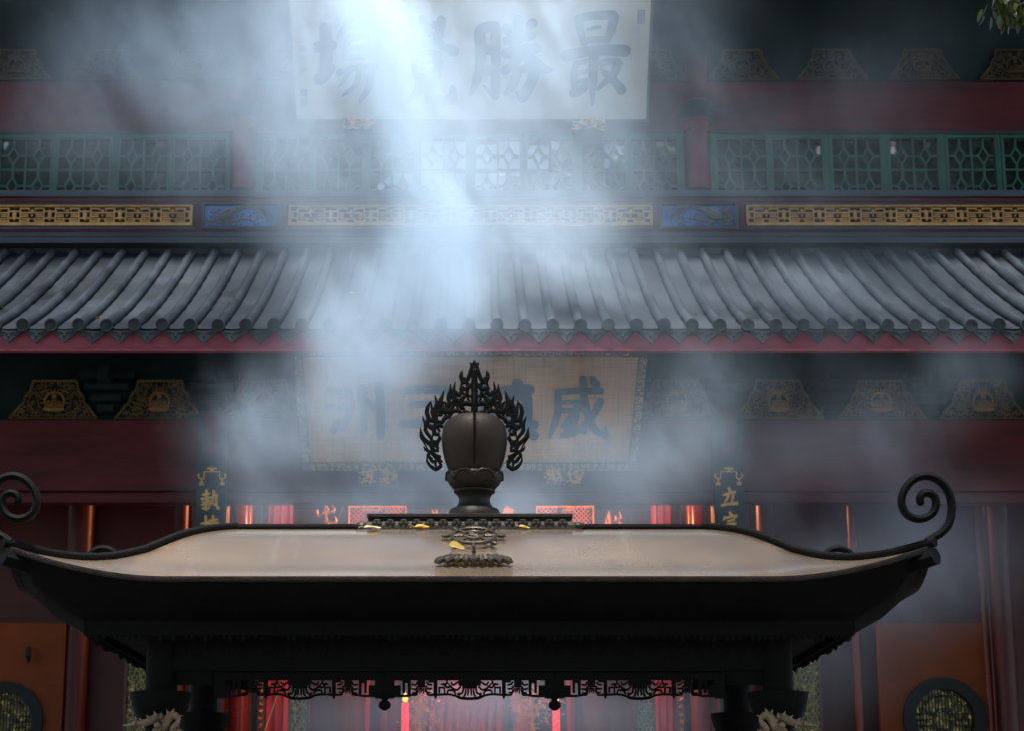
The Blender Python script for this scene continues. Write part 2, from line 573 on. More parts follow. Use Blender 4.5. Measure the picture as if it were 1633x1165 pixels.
# soffit boards and rafters under the eave
so = MB()
za, zb = wz(555, YE + .1), wz(500, 22.2)
so.add([(-11.6, YE + .13, za), (11.6, YE + .13, za), (11.6, 22.3, za + 0.75), (-11.6, 22.3, za + 0.75)], [(0, 1, 2, 3)])
for i in range(-49, 50):
    x = i * 0.235
    so.tube([(x, YE + .14, za - 0.005), (x, 22.2, za + 0.69)], 0.04, 6)
so.build("eave_soffit", M['teal'], hall)

# ---- ridge ledge and mouldings between roof and clerestory
lg = MB()
band(lg, 378.5, 387.5, 23.70, 0.5)
band(lg, 389, 412, 23.93, 0.3)
lg.build("roof_top_ledge", M['slate'], hall)
md = MB()
band(md, 303.5, 313, 24.02, 0.3)
band(md, 322.2, 325.4, 24.06, 0.25)
band(md, 361.8, 365.6, 24.06, 0.25)
band(md, 370.5, 377.6, 23.96, 0.35)
md.build("slate_moulding", M['slate'], hall)
md = MB()
band(md, 316.4, 321.8, 24.03, 0.28)
band(md, 366.2, 369.8, 24.0, 0.3)
for c in (315.5, 452, 1047.5, 1183.5, -272, 1772):
    fbox(md, c - 4, c + 4, 322.0, 366.0, 24.035, 0.03)
md.build("red_moulding", M['red'], hall)
md = MB()
band(md, 313, 316.2, 24.12, 0.2)
band(md, 325.6, 361.6, 24.20, 0.1)
band(md, 377.8, 379.0, 24.0, 0.3)
md.build("dark_backing_board", M['black'], hall)

# ---- gilt fret panels and blue relief panels
def fret(name, px0, px1, n, curl, label):
    Y = 24.10
    lp = MB()
    b = MB()
    z0, z1 = wz(360.5, Y), wz(327, Y)
    x0, x1 = wx(px0, 344, Y), wx(px1, 344, Y)
    b.box(x0, x1, Y - .02, Y + .07, z0, z0 + 0.042)
    b.box(x0, x1, Y - .012, Y + .07, z1 - 0.026, z1)
    b.box(x0, x0 + 0.03, Y - .016, Y + .07, z0 + 0.042, z1 - 0.026)
    b.box(x1 - 0.03, x1, Y - .016, Y + .07, z0 + 0.042, z1 - 0.026)
    p = b.build("gilt_fret_panel", M['gold'], hall)
    p["label"] = label
    zc = (z0 + 0.042 + z1 - 0.026) / 2
    H = (z1 - 0.026 - z0 - 0.042) / 2 - 0.012
    U = (x1 - x0 - 0.06) / n
    def tr(cx, s, pts): return [(cx + s * U * a, zc + H * c) for (a, c) in pts]
    for i in range(n):
        cx = x0 + 0.03 + U * (i + 0.5)
        for s in (-1, 1):
            lp.bars(tr(cx, s, [(0.09, 0.55), (0.09, 0.9), (0.335, 0.9), (0.335, 0.5), (0.47, 0.5), (0.47, -0.45), (0.335, -0.45), (0.335, -0.9), (0.09, -0.9), (0.09, -0.5)]), 0.017, Y, Y + .045)
            if curl:
                lp.bars(tr(cx, s, [(0.02, 0.28), (0.33, 0.28), (0.33, -0.22), (0.20, -0.22), (0.20, 0.04), (0.26, 0.04)]), 0.0155, Y + .003, Y + .045)
                lp.bars(tr(cx, s, [(0.0, -0.52), (0.27, -0.52)]), 0.0155, Y + .005, Y + .045)
            else:
                lp.bars(tr(cx, s, [(0.02, 0.32), (0.33, 0.32), (0.33, -0.22), (0.12, -0.22)]), 0.0155, Y + .003, Y + .045)
                lp.bars(tr(cx, s, [(0.13, 0.05), (0.26, 0.05)]), 0.0155, Y + .005, Y + .045)
                lp.bars(tr(cx, s, [(0.0, -0.55), (0.27, -0.55)]), 0.0155, Y + .007, Y + .045)
        lp.ball((cx, Y + .01, zc + H * 0.55), (0.022, 0.014, 0.026), 8, 4)
        lp.ball((cx, Y + .01, zc - H * 0.1), (0.014, 0.014, 0.018), 8, 4)
        if i:
            xj = cx - U / 2
            for q in (-0.55, 0.0, 0.5):
                lp.ball((xj, Y + .012, zc + H * q), (0.013, 0.012, 0.028), 8, 4)
                lp.tube([(xj - .016, Y + .012, zc + H * q + .02), (xj + .016, Y + .012, zc + H * q - .02)], 0.005, 5)
    lp.build("fretwork", M['gold'], p, True)
    return p
fret("l", -262, 307, 10, False, "gilt fret panel under the windows, first from the left")
fret("c", 460, 1041, 9, True, "gilt fret panel below the pale plaque")
fret("r", 1190, 1765, 10, False, "gilt fret panel under the windows, right of the blue reliefs")

def relief(px0, px1, mirror, label):
    Y = 24.08
    b = MB()
    fbox(b, px0, px1, 325.8, 360.6, Y + .05, 0.06)
    p = b.build("blue_relief_panel", M['blue'], hall); p["label"] = label
    fr = MB()
    fbox(fr, px0 - 6, px1 + 6, 322.5, 325.6, Y - .03, 0.1)
    fbox(fr, px0 - 6, px1 + 6, 360.9, 364.5, Y - .03, 0.1)
    fbox(fr, px0 - 6, px0 - .3, 325.8, 360.6, Y - .028, 0.1)
    fbox(fr, px1 + .3, px1 + 6, 325.8, 360.6, Y - .028, 0.1)
    fr.build("panel_frame", M['slate'], p, True)
    c = MB()
    w = px1 - px0
    def q(x, y, h=0.0):
        fx = (x - 125) / 605.0
        if mirror: fx = 1 - fx
        v = P(px0 + fx * w, 325.8 + (y - 130) / 175.0 * 34.8, Y)
        return v + Vector((0, 0.045 - h, 0))
    S = w / 605.0 * mpp(343, Y)
    def st(pts, wd, h=0.03):
        cc = catmull([q(a, b_, h) for a, b_ in pts], 5)
        c.tube(cc, [max(.002, x * S / 2) for x in lerps(wd, len(cc))], 6)
    st([(395, 172), (480, 142), (580, 140), (660, 180), (705, 250)], [16, 16, 14, 8], .05)
    st([(405, 185), (510, 153), (590, 172), (645, 225), (662, 288)], [16, 16, 14, 8], .045)
    st([(400, 176), (470, 160), (560, 150), (630, 185), (680, 262)], [10, 12, 8], .03)
    st([(235, 232), (270, 236), (330, 215), (400, 168), (420, 150)], [30, 58, 60, 34, 8], .05)
    st([(270, 215), (330, 190), (410, 150)], [26, 34, 6], .07)
    st([(250, 225), (245, 195), (258, 172)], [26, 22, 20], .05)
    st([(258, 172), (240, 176)], [12, 3], .05); st([(262, 165), (268, 148)], [8, 3], .05)
    st([(130, 262), (210, 262), (300, 276), (400, 258), (480, 246), (540, 268), (600, 222)], [14, 16, 18, 14, 12, 10], .03)
    rr = random.Random(11 + mirror)
    for (a, b_) in ((150, 240), (175, 225), (165, 285), (200, 290), (215, 245), (250, 280), (310, 285), (330, 262), (350, 290), (375, 250), (395, 285), (400, 225), (430, 215), (440, 245), (460, 215), (430, 285), (545, 205), (575, 200), (600, 205), (560, 240), (600, 235), (630, 230), (590, 285), (610, 275), (545, 292), (510, 235), (350, 240), (180, 262), (420, 260), (300, 255)):
        for k in range(3):
            an = rr.uniform(0, 6.28); L = rr.uniform(14, 28)
            st([(a, b_), (a + L * .5 * math.cos(an + .3), b_ + L * .5 * math.sin(an + .3)), (a + L * math.cos(an), b_ + L * math.sin(an))], [4, 15, 2], rr.uniform(.015, .05))
    if mirror:
        for a in (215, 160, 190):
            st([(a, 298), (a - 4, 220), (a + 3, 145)], [12, 10, 8], .03)
            for k in range(7):
                st([(a - 12, 160 + 19 * k), (a, 152 + 19 * k), (a + 12, 160 + 19 * k)], [6, 14, 6], .035)
    c.build("bird_and_peony_carving", M['carving'], p, True)
    f = MB()
    for (a, b_) in ((205, 205), (190, 196), (222, 198), (372, 268)):
        v = q(a, b_, .06); f.ball(v, (0.018, 0.012, 0.016), 8, 5)
    f.build("blossom", M['red_pale'], p, True)
relief(325.5, 441, False, "blue relief panel with long tailed bird facing left")
relief(1056.5, 1172.5, True, "blue relief panel with long tailed bird facing right")

# ---- clerestory wall, columns, windows
uw = MB()
uw.box(-11.6, 11.6, 24.45, 24.6, wz(412, 24.45), wz(207, 24.45))
band(uw, 131, 207, 24.30, 0.25)
band(uw, 203.5, 208.8, 24.2, 0.1)
uw.build("upper_wall", M['red'], hall)
tz = MB()
band(tz, -70, 130.8, 24.42, 0.2)
tz.build("upper_bracket_board", M['teal'], hall)
hd = MB()
for a, b in ((-250, 366, ), (409, 1091), (1134, 1790)):
    fbox(hd, a, b, 209, 213.5, 24.17, 0.12)
hd.build("window_head_beam", M['slate_dark'], hall)
for px in (388, 1113, -337, 1838):
    c = MB()
    X = wx(px, 250, 24.35); r = 22 * mpp(250, 24.35)
    c.lathe([(r, wz(303, 24.3)), (r, wz(196, 24.3))], (X, 24.35, 0), 24)
    c.lathe([(r * 1.1, wz(196, 24.3)), (r * 1.1, wz(163, 24.3)), (0.01, wz(163, 24.3))], (X, 24.35, 0), 24)
    o = c.build("upper_column", M['red_mid'], hall)
    c = MB(); c.lathe([(r * .8, wz(163, 24.3)), (r * .8, wz(92, 24.3))], (X, 24.35, 0), 24)
    c.build("column_head", M['red'], o)
    k = MB(); k.lathe([(r * 1.14, wz(192, 24.3)), (r * 1.16, wz(178, 24.3)), (r * 1.14, wz(165, 24.3))], (X, 24.35, 0), 24)
    k.build("column_collar", M['slate_dark'], o, True)

def window(px0, px1, dim):
    """one clerestory leaf; px0..px1 is its glass"""
    Y = 24.22
    b = MB()
    mm = mpp(260, Y)
    x0, x1 = wx(px0, 262, Y), wx(px1, 262, Y)
    zt_, zb_ = wz(221, Y), wz(305.5, Y)
    b.box(x0 - 5.0*mm, x0, Y - .03, Y + .05, zb_, zt_ + 7.3*mm)
    b.box(x1, x1 + 5.0*mm, Y - .03, Y + .05, zb_, zt_ + 7.3*mm)
    b.box(x0, x1, Y - .027, Y + .05, zt_, zt_ + 7.3*mm)
    o = b.build("window", M['green'], hall)
    l = MB()
    wd = 3.0 * mm
    W = x1 - x0
    hm = wz(270.7, Y)
    xm = (x0 + x1) / 2
    l.box(xm - wd/2, xm + wd/2, Y + .002, Y + .035, zb_, zt_)
    l.box(x0, xm - wd/2, Y + .0, Y + .035, hm - wd/2, hm + wd/2)
    l.box(xm + wd/2, x1, Y + .0, Y + .035, hm - wd/2, hm + wd/2)
    def slant(a, b_, y):
        dv = Vector((b_[0]-a[0], b_[1]-a[1])).normalized(); n = Vector((-dv.y, dv.x)) * wd / 2
        l.prism([(a[0]+n.x, a[1]+n.y), (a[0]-n.x, a[1]-n.y), (b_[0]-n.x, b_[1]-n.y), (b_[0]+n.x, b_[1]+n.y)], y, Y + .034)
    for cx in (x0 + W/4, x1 - W/4):
        for (zc_, zu, zd) in ((wz(248.3, Y), zt_, hm + wd/2), (wz(296.5, Y), hm - wd/2, zb_)):
            hx, hz = 8.5 * mm, 14.5 * mm
            top, bot = zc_ + hz, zc_ - hz
            slant((cx - hx, zc_), (cx, top), Y + .004); slant((cx, top), (cx + hx, zc_), Y + .0052)
            if bot > zb_ + .01:
                slant((cx - hx, zc_), (cx, bot), Y + .0058); slant((cx, bot), (cx + hx, zc_), Y + .0064)
                l.box(cx - wd/2, cx + wd/2, Y + .001, Y + .035, zd, bot)
            else:
                f = (zc_ - zb_) / hz
                slant((cx - hx, zc_), (cx - hx*(1-f), zb_), Y + .0058); slant((cx + hx*(1-f), zb_), (cx + hx, zc_), Y + .0064)
            l.box(cx - wd/2, cx + wd/2, Y + .001, Y + .035, top, zu)
            l.box(cx - W/4 + wd*.1, cx - hx, Y + .0015, Y + .035, zc_ - wd/2, zc_ + wd/2)
            l.box(cx + hx, cx + W/4 - wd*.5, Y + .0015, Y + .035, zc_ - wd/2, zc_ + wd/2)
    l.build("lattice", M['green'] if not dim else M['green_dim'], o, True)
    rr = random.Random(int(px0) + 999)
    p = MB()
    # four loose sheets of glass, each hung a touch out of true
    for (a, b_, c_, d_) in ((x0, xm, hm, zt_), (xm, x1, hm, zt_), (x0, xm, zb_, hm), (xm, x1, zb_, hm)):
        t1, t2 = rr.uniform(-.004, .004), rr.uniform(-.004, .004)
        p.add([(a, Y + .05 + t1, c_), (b_, Y + .05 - t1, c_), (b_, Y + .05 - t1 + t2, d_), (a, Y + .05 + t1 + t2, d_)], [(0, 1, 2, 3)])
    p.build("glass_pane", M['glass'], o, True)
LEAVES = [(0, 81), (92, 174), (190, 267), (278, 360), (420, 493), (503, 576), (590, 661), (672, 743), (759, 829), (841, 912), (928, 998), (1009, 1080),
          (1144, 1223), (1233, 1312), (1328, 1405), (1420, 1496), (1513, 1588), (1602, 1680)]
for a, b in LEAVES:
    window(a, b, False)
wp = MB()
for a, b in ((-250, -6), (179.2, 184.8), (365.2, 366.5), (408.5, 414.8), (581.2, 584.8), (748.2, 753.8), (917.2, 922.8), (1085.2, 1091.5), (1133.5, 1138.8), (1317.2, 1322.8), (1410.2, 1414.8), (1501.2, 1507.8), (1593.2, 1596.8), (1685.2, 1790)):
    wp = MB(); fbox(wp, a, b, 214, 305, 24.185, 0.1)
    wp.build("window_post", M['green'], hall)

# ---- upper eave (above the picture): shades the clerestory
uo = MB()
prof = [(22.7, 12.75), (22.7, 13.0), (23.9, 14.0), (26.5, 16.4), (30.0, 19.2), (30.2, 19.2), (30.2, 12.5), (24.62, 12.5), (24.62, 13.9), (23.7, 13.35)]
n = len(prof)
vs = [(-12, y, z) for y, z in prof] + [(12, y, z) for y, z in prof]
uo.add(vs, [tuple(range(n)), tuple(range(2*n-1, n-1, -1))] + [(i, (i+1) % n, (i+1) % n + n, i + n) for i in range(n)])
uo.build("upper_roof", M['tile'], hall)
br = MB()
for i in range(-47, 48):
    br.tube([(i*.25, 22.75, 12.75), (i*.25, 24.4, 13.7)], 0.05, 6)
br.build("upper_rafters", M['teal'], hall)

# ---- carved openwork panels between the brackets
def carved(name_cx, py0, py1, Y, hw_b, hw_t):
    """trapezoid of gilt scrollwork with a seated figure, at its local origin (bottom centre)"""
    return None
def carved_meshes(Wb, Wt, H, seed=5):
    o = [(-Wb, 0), (-Wb*.93, H*.10), (-Wb*.76, H*.36), (-Wb*.70, H*.40), (-Wb*.66, H*.60), (-Wb*.55, H*.74), (-Wt*1.06, H*.84), (-Wt, H)]
    out = o + [(-x, z) for x, z in reversed(o)]
    back = MB(); back.prism(out, 0.03, 0.06)
    f = MB()
    for a, b in zip(out, out[1:] + out[:1]):
        f.tube([(a[0], 0.0, a[1]), (b[0], 0.0, b[1])], 0.016, 6, flat=1.2)
    rr = random.Random(seed)
    cs = []
    tries = 0
    def inside(x, z):
        if z < .04*H or z > .95*H: return False
        t = z / H
        lim = Wb + (Wt - Wb) * min(1, t / .84)
        return abs(x) < lim - .03
    while len(cs) < 30 and tries < 4000:
        tries += 1
        x, z, r_ = rr.uniform(0.02, Wb), rr.uniform(.06*H, .92*H), rr.uniform(.032, .055)
        if not inside(x, z): continue
        if abs(x) < .13 and .12*H < z < .72*H: continue
        if all((x-a)**2 + (z-b)**2 > (r_ + c)**2 * .62 for a, b, c in cs): cs.append((x, z, r_))
    for (x, z, r_) in cs:
        a0 = rr.uniform(0, 6.28); s = rr.choice((-1, 1))
        pts = []
        for k in range(13):
            t = k / 12
            a = a0 + s * t * 7.5
            q = r_ * (1.05 - t * .85)
            pts.append((x + q*math.cos(a), 0.008, z + q*math.sin(a)))
        f.tube(pts, lerps([.004, .0095, .008], 13), 5)
        f.tube([(-p[0], p[1], p[2]) for p in pts], lerps([.004, .0095, .008], 13), 5)
        for k in range(2):
            a = rr.uniform(0, 6.28); L = r_ * 1.5
            l = [(x, .012, z), (x + L*.5*math.cos(a+.4), .008, z + L*.5*math.sin(a+.4)), (x + L*math.cos(a), .012, z + L*math.sin(a))]
            f.tube(l, [.004, .012, .003], 5); f.tube([(-p[0], p[1], p[2]) for p in l], [.004, .012, .003], 5)
    for sx in (-1, 1):
        f.tube([(sx*.03, .008, .02*H), (sx*.10, .008, .12*H), (sx*.05, .008, .2*H), (sx*.14, .008, .24*H)], .010, 5)
    fig = MB()
    fig.ring((0, .45*H), .095, .115, -.004, .03, 28)
    fig.tube([(-.11, 0, .27*H), (-.06, -.012, .25*H), (.06, -.012, .25*H), (.11, 0, .27*H)], [.018, .034, .034, .018], 8)
    fig.tube([(0, -.004, .28*H), (0, -.004, .42*H), (0, 0, .52*H)], [.062, .052, .024], 10)
    fig.ball((0, -.006, .60*H), (.03, .026, .036), 10, 6)
    fig.ball((0, -.002, .69*H), (.015, .015, .018), 8, 4)
    fig.tube([(-.055, -.004, .46*H), (-.075, -.02, .36*H), (-.02, -.035, .31*H)], [.018, .017, .012], 6)
    fig.tube([(.055, -.004, .46*H), (.075, -.02, .36*H), (.02, -.035, .31*H)], [.018, .017, .012], 6)
    for k in range(9):
        a = math.pi * (.1 + .8*k/8)
        fig.tube([(.115*math.cos(a), .002, .45*H + .115*math.sin(a)), (.135*math.cos(a), .002, .45*H + .15*math.sin(a))], [.009, .003], 5)
    return back, f, fig
Yc = 21.52
mmc = mpp(636, Yc)
protos = {}
for k, px in enumerate((-80, 85, 253, 420, 585, 750, 915, 1080, 1243, 1407, 1570)):
    pos = P(px, 666.5, Yc)
    if k % 4 not in protos:
        bk, fr_, fg = carved_meshes(70*mmc, 35*mmc, 62*mmc, 5 + k)
        first = bk.build("carved_bracket_panel", M['black'], hall, True)
        fr_.build("scrollwork", M['gold_dull'], first, True)
        fg.build("seated_figure", M['gold_old'], first, True)
        o = protos[k % 4] = first
    else:
        o = dup(protos[k % 4], hall)
    o.location = pos - Vector((0, 24, 0))
protos = {}
Yu = 24.33
mmu = mpp(100, Yu)
for k, px in enumerate((25, 170, 315, 460, 605, 750, 895, 1040, 1185, 1328, 1473, 1620)):
    pos = P(px, 126, Yu)
    if k % 4 not in protos:
        bk, fr_, fg = carved_meshes(56*mmu, 29*mmu, 49*mmu, 25 + k)
        first = bk.build("carved_bracket_panel", M['black'], hall, True)
        fr_.build("scrollwork", M['gold_dimmed'], first, True)
        fg.build("seated_figure", M['gold_dimmed'], first, True)
        o = protos[k % 4] = first
    else:
        o = dup(protos[k % 4], hall)
    o.location = pos - Vector((0, 24, 0))

# ---- lower front: bracket board, red beam, rail
lb = MB()
band(lb, 520, 669, 21.60, 0.2)
for px in (170, 337, 502, 668, 832, 998, 1162, 1325, 1489):       # dark bracket clusters between the panels
    X = wx(px, 600, 21.4)
    for (a, zz, h) in ((.30, 600, .07), (.24, 618, .06), (.16, 636, .06), (.09, 652, .07)):
        z = wz(zz, 21.5)
        lb.box(X - a, X + a, 21.40, 21.6, z - h/2, z + h/2)
    lb.box(X - .06, X + .06, 21.15, 21.6, wz(608, 21.3), wz(590, 21.3))
lb.build("lower_bracket_board", M['teal'], hall)
bm = MB()
band(bm, 669.5, 781, YB, 0.3)
band(bm, 785, 800, YB + .06, 0.2)
bm.build("door_beam", M['red'], hall)
bl = MB(); band(bl, 781.2, 784.8, YB + .09, 0.2); band(bl, 667, 669.3, YB - .01, 0.1)
bl.build("beam_joint_strip", M['black'], hall)

# ---- lower columns
for px in (338, 1162):
    c = MB()
    Y = 21.72; X = wx(px, 760, Y); r = 30 * mpp(760, Y)
    c.lathe([(r, 0.9), (r, wz(650, Y - .2)), (0.01, wz(650, Y - .2))], (X, Y, 0), 28)
    c.build("front_column", M['red'], hall)
pod = MB(); pod.box(-12, 12, 21.0, 33, 0.0, 0.9); pod.box(-12, 12, 20.7, 21.0, 0, 0.6); pod.box(-12, 12, 20.4, 20.7, 0, 0.3)
pod.build("stone_podium", M['stone'], hall)

# ---- side bays below the rail: dark panelling, glossy posts, orange wall with round window
sb = MB()
for a, b in ((-900, 312), (1186, 2420)):
    Y = 22.9
    sb = MB(); sb.box(wx(a, 950, Y), wx(b, 950, Y), Y, Y + .1, 0.9, wz(760, Y))
    sb.build("side_panelling", M['red_dark'], hall)
for px, r, Y in ((133, 9, 22.7), (1358, 7, 22.7), (1563, 9, 22.6), (1590, 17, 22.4), (128, 22, 22.75), (1220, 14, 22.6), (288, 12, 22.6)):
    c = MB()
    X = wx(px, 850, Y)
    c.lathe([(r * mpp(850, Y), 0.9), (r * mpp(850, Y), wz(760, Y))], (X, Y, 0), 20)
    c.build("lacquered_post", M['red_gloss'] if r < 10 else M['red_dark'], hall)
def orange_wall(px0, px1, cx, cy, ro, label):
    Y = 22.55
    x0, x1 = wx(px0, 1080, Y), wx(px1, 1080, Y)
    X, Z = wx(cx, cy, Y), wz(cy, Y)
    m = mpp(cy, Y)
    ro, ri = ro * m, ro * m * 0.72
    top, bot = wz(994, Y), 0.9
    b = MB()
    # wall with a true round opening: ring of quads from circle out to the rectangle
    N = 64
    inn, outr = [], []
    for k in range(N):
        a = 2*math.pi*k/N
        ca, sa = math.cos(a), math.sin(a)
        t = min(((x1 - X) if ca > 0 else (x0 - X)) / ca if abs(ca) > 1e-6 else 1e9, ((top - Z) if sa > 0 else (bot - Z)) / sa if abs(sa) > 1e-6 else 1e9)
        inn.append((X + ro*.97*ca, Y, Z + ro*.97*sa)); outr.append((X + t*ca, Y, Z + t*sa))
    for (cx_, cz_) in ((x0, top), (x1, top), (x0, bot), (x1, bot)):
        k = min(range(N), key=lambda q: (outr[q][0]-cx_)**2 + (outr[q][2]-cz_)**2)
        outr[k] = (cx_, Y, cz_)
    b.grid([outr, inn, [(p[0], Y + .12, p[2]) for p in inn]], False, True)
    b.box(x0, x1, Y + .002, Y + .12, top, top + .012)
    b.box(x0 - .012, x0, Y + .002, Y + .12, bot, top); b.box(x1, x1 + .012, Y + .002, Y + .12, bot, top)
    wl = b.build("orange_wall", M['orange'], hall); wl["label"] = label
    r = MB(); r.ring((X, Z), ri, ro, Y - .05, Y + .1, 48)
    rim = r.build("round_window", M['black'], wl, True)
    g_ = MB()
    k = -ri + .03
    while k < ri:
        h = math.sqrt(max(0, ri*ri - k*k))
        g_.box(X + k - .0045, X + k + .0045, Y + .02, Y + .035, Z - h, Z + h)
        k += .036
    g_.ring((X, Z), ri*.78, ri*.82, Y + .012, Y + .02, 40)
    g_.ring((X, Z), ri*.34, ri*.38, Y + .012, Y + .02, 30)
    for zz in (-.05, .0, .05): g_.box(X - ri*.98, X - ri*.4, Y + .005, Y + .012, Z + zz*ri*4 - .006, Z + zz*ri*4 + .006); g_.box(X + ri*.4, X + ri*.98, Y + .005, Y + .012, Z + zz*ri*4 - .006, Z + zz*ri*4 + .006)
    g_.build("window_grille", M['black'], wl, True)
    p = MB(); p.prism([(X + ri*1.05*math.cos(2*math.pi*k/40), Z + ri*1.05*math.sin(2*math.pi*k/40)) for k in range(40)], Y + .10, Y + .11)
    p.build("window_pane", M['garden'], wl, True)
    return wl
orange_wall(1404, 1572, 1506, 1146, 66, "orange wall with round window, on the right")
orange_wall(-80, 99, 5, 1150, 64, "orange wall with round window, on the left")
rn = MB()
v = P(47, 1045, 22.5); rn.tube([v + Vector((0, 0, .07)), v + Vector((0, -.04, .09)), v + Vector((0, -.06, .0)), v + Vector((0, -.03, -.07))], [.022, .03, .034, .02], 8)
rn.build("door_ring", M['black'], hall)

# pierced gilt door leaves (hexagon net)
def pierced(px0, px1, py0, Y, seed):
    x0, x1 = wx(px0, 1110, Y), wx(px1, 1110, Y)
    zt_, zb_ = wz(py0, Y), wz(1230, Y)
    p = MB()
    p.box(x0 - .03, x0, Y - .02, Y + .04, 0.9, zt_ + .03); p.box(x1, x1 + .03, Y - .02, Y + .04, 0.9, zt_ + .03); p.box(x0, x1, Y - .018, Y + .04, zt_, zt_ + .03); p.box(x0, x1, Y - .018, Y + .04, 0.9, zb_)
    o = p.build("pierced_door", M['wall_brown'], hall)
    n = MB()
    s = .030
    rr = random.Random(seed)
    j = 0; z = zb_
    while z < zt_:
        x = x0 + (0 if j % 2 else s*.87)
        while x < x1:
            if x > x0 + .005 and z + s*.5 < zt_:
                for a in (30, 150, 270):
                    n.tube([(x, Y, z), (x + s*math.cos(R(a)), Y + rr.uniform(-.002, .002), z + s*math.sin(R(a)))], .0045, 4, caps=False)
                n.ball((x, Y - .004, z), .009, 6, 3)
            x += s*1.732
        z += s*1.5; j += 1
    n.build("hexagon_net", M['filigree'], o, True)
    q = MB(); q.box(x0, x1, Y + .03, Y + .035, zb_, zt_)
    q.build("door_pane", M['garden'], o, True)
pierced(202, 240, 1040, 22.2, 1)
pierced(1264, 1306, 1030, 22.2, 2)
pierced(464, 490, 1080, 23.3, 3)
pierced(1016, 1041, 1080, 23.3, 4)

# ---- interior room
ir = MB()
ir.box(-3.6, 3.4, 30.0, 30.1, 0.9, 7.0)
ir.box(-3.7, -3.6, 23.1, 30.1, 0.9, 7.0)
ir.box(3.4, 3.5, 23.1, 30.1, 0.9, 7.0)
ir.box(-3.7, 3.5, 21.9, 30.1, 6.6, 6.7)
ir.build("interior_wall", M['wall_brown'], hall)
for px in (388, 1110):
    c = MB(); Y = 24.6; X = wx(px, 830, Y)
    c.lathe([(.125, 0.9), (.125, 6.55)], (X, Y, 0), 24)
    c.build("interior_column", M['red_gloss'], hall)
for px in (407, 1095):
    c = MB(); fbox(c, px - 4, px + 4, 790, 1300, 23.9, .08); c.build("door_post", M['black'], hall)
for px0, px1 in ((535, 575), (930, 972)):
    c = MB(); Y = 26.5; c.box(wx(px0, 1140, Y), wx(px1, 1140, Y), Y, Y + .1, 0.9, 4.6); c.build("altar_side_panel", M['wall_brown'], hall)
# gilt lattice screens over the altar
def screen(px0, px1, py0, py1, Y):
    x0, x1, z0, z1 = wx(px0, py0, Y), wx(px1, py0, Y), wz(py1, Y), wz(py0, Y)
    b = MB()
    t = .018
    b.box(x0, x1, Y - .01, Y + .03, z1 - t, z1); b.box(x0, x1, Y - .01, Y + .03, z0, z0 + t)
    b.box(x0, x0 + t, Y - .008, Y + .03, z0 + t, z1 - t); b.box(x1 - t, x1, Y - .008, Y + .03, z0 + t, z1 - t)
    o = b.build("altar_screen", M['gold_lit'], hall)
    l = MB()
    xa, xb = x0 + (x1-x0)*.40, x0 + (x1-x0)*.60
    for (u0, u1) in ((x0 + t, xa), (xb, x1 - t)):
        s = .06
        k = u0 - (z1 - z0)
        while k < u1:
            for sg in (0, 1):
                pa = []
                for i in range(15):
                    xx = k + (z1 - z0) * i / 14; zz = z0 + (z1 - z0) * (i / 14 if sg else 1 - i / 14)
                    if u0 <= xx <= u1: pa.append((xx, Y + .006*sg, zz))
                if len(pa) > 1: l.tube(pa, .008, 4, caps=False)
            k += s
    rr = random.Random(2)
    for i in range(26):
        a = rr.uniform(0, 6.28); c_ = Vector((rr.uniform(xa, xb), Y - .01, rr.uniform(z0 + .03, z1 - .02)))
        l.tube(catmull([c_, c_ + Vector((.04*math.cos(a), -.01, .04*math.sin(a))), c_ + Vector((.06*math.cos(a+.8), 0, .06*math.sin(a+.8)))], 4), .009, 5)
    l.build("lattice", M['gold_lit'], o, True)
for a, b in ((556, 648), (855, 947)):
    screen(a, b, 806, 880, 26.3)
for px in (520, 698, 810, 975):
    rr = random.Random(px)
    c = MB(); Y = 26.2; b0 = P(px, 900, Y)
    for i in range(22):
        h = rr.uniform(0, .72); a = rr.uniform(0, 6.28); wv = .05 + .08*math.sin(h*4)
        p0 = b0 + Vector((rr.uniform(-wv, wv), rr.uniform(-.03, .03), h))
        c.tube(catmull([p0, p0 + Vector((.05*math.cos(a), 0, .05*abs(math.sin(a)))), p0 + Vector((.04*math.cos(a+1), -.02, .09))], 4), lerps([.02, .022, .006], 9), 6)
    c.tube([b0, b0 + Vector((.02, 0, .35)), b0 + Vector((-.02, 0, .72))], [.05, .055, .012], 8)
    c.build("gilt_dragon_finial", M['gold_lit'], hall)
il = bpy.data.lights.new("interior_lamp", 'POINT')
for i, (x, y, z, e_) in enumerate(((-1.6, 23.2, 5.75, 60), (1.5, 23.2, 5.75, 60), (0, 25.0, 5.95, 45))):
    il = bpy.data.lights.new("interior_lamp", 'POINT'); il.energy = e_; il.color = (1.0, 0.34, 0.14); il.shadow_soft_size = 0.12
    lo = bpy.data.objects.new("interior_lamp", il); COL.objects.link(lo); lo.location = (x, y, z)

# ================================================================== plaques
class Plane:
    """a leaning board: photo pixel -> point in the board's own x, z"""
    def __init__(s, px, py, Y, tilt):
        s.o = P(px, py, Y); s.t = tilt
        s.U = Vector((0, -math.sin(tilt), math.cos(tilt)))
        s.N = Vector((0, -math.cos(tilt), -math.sin(tilt)))
    def uv(s, px, py, h=0.0):
        c = Vector((0, 0, CAMZ)); d = ray(px, py)
        o = s.o + s.N * h
        t = (o - c).dot(s.N) / d.dot(s.N)
        q = c + d * t - o
        return q.x, q.dot(s.U)

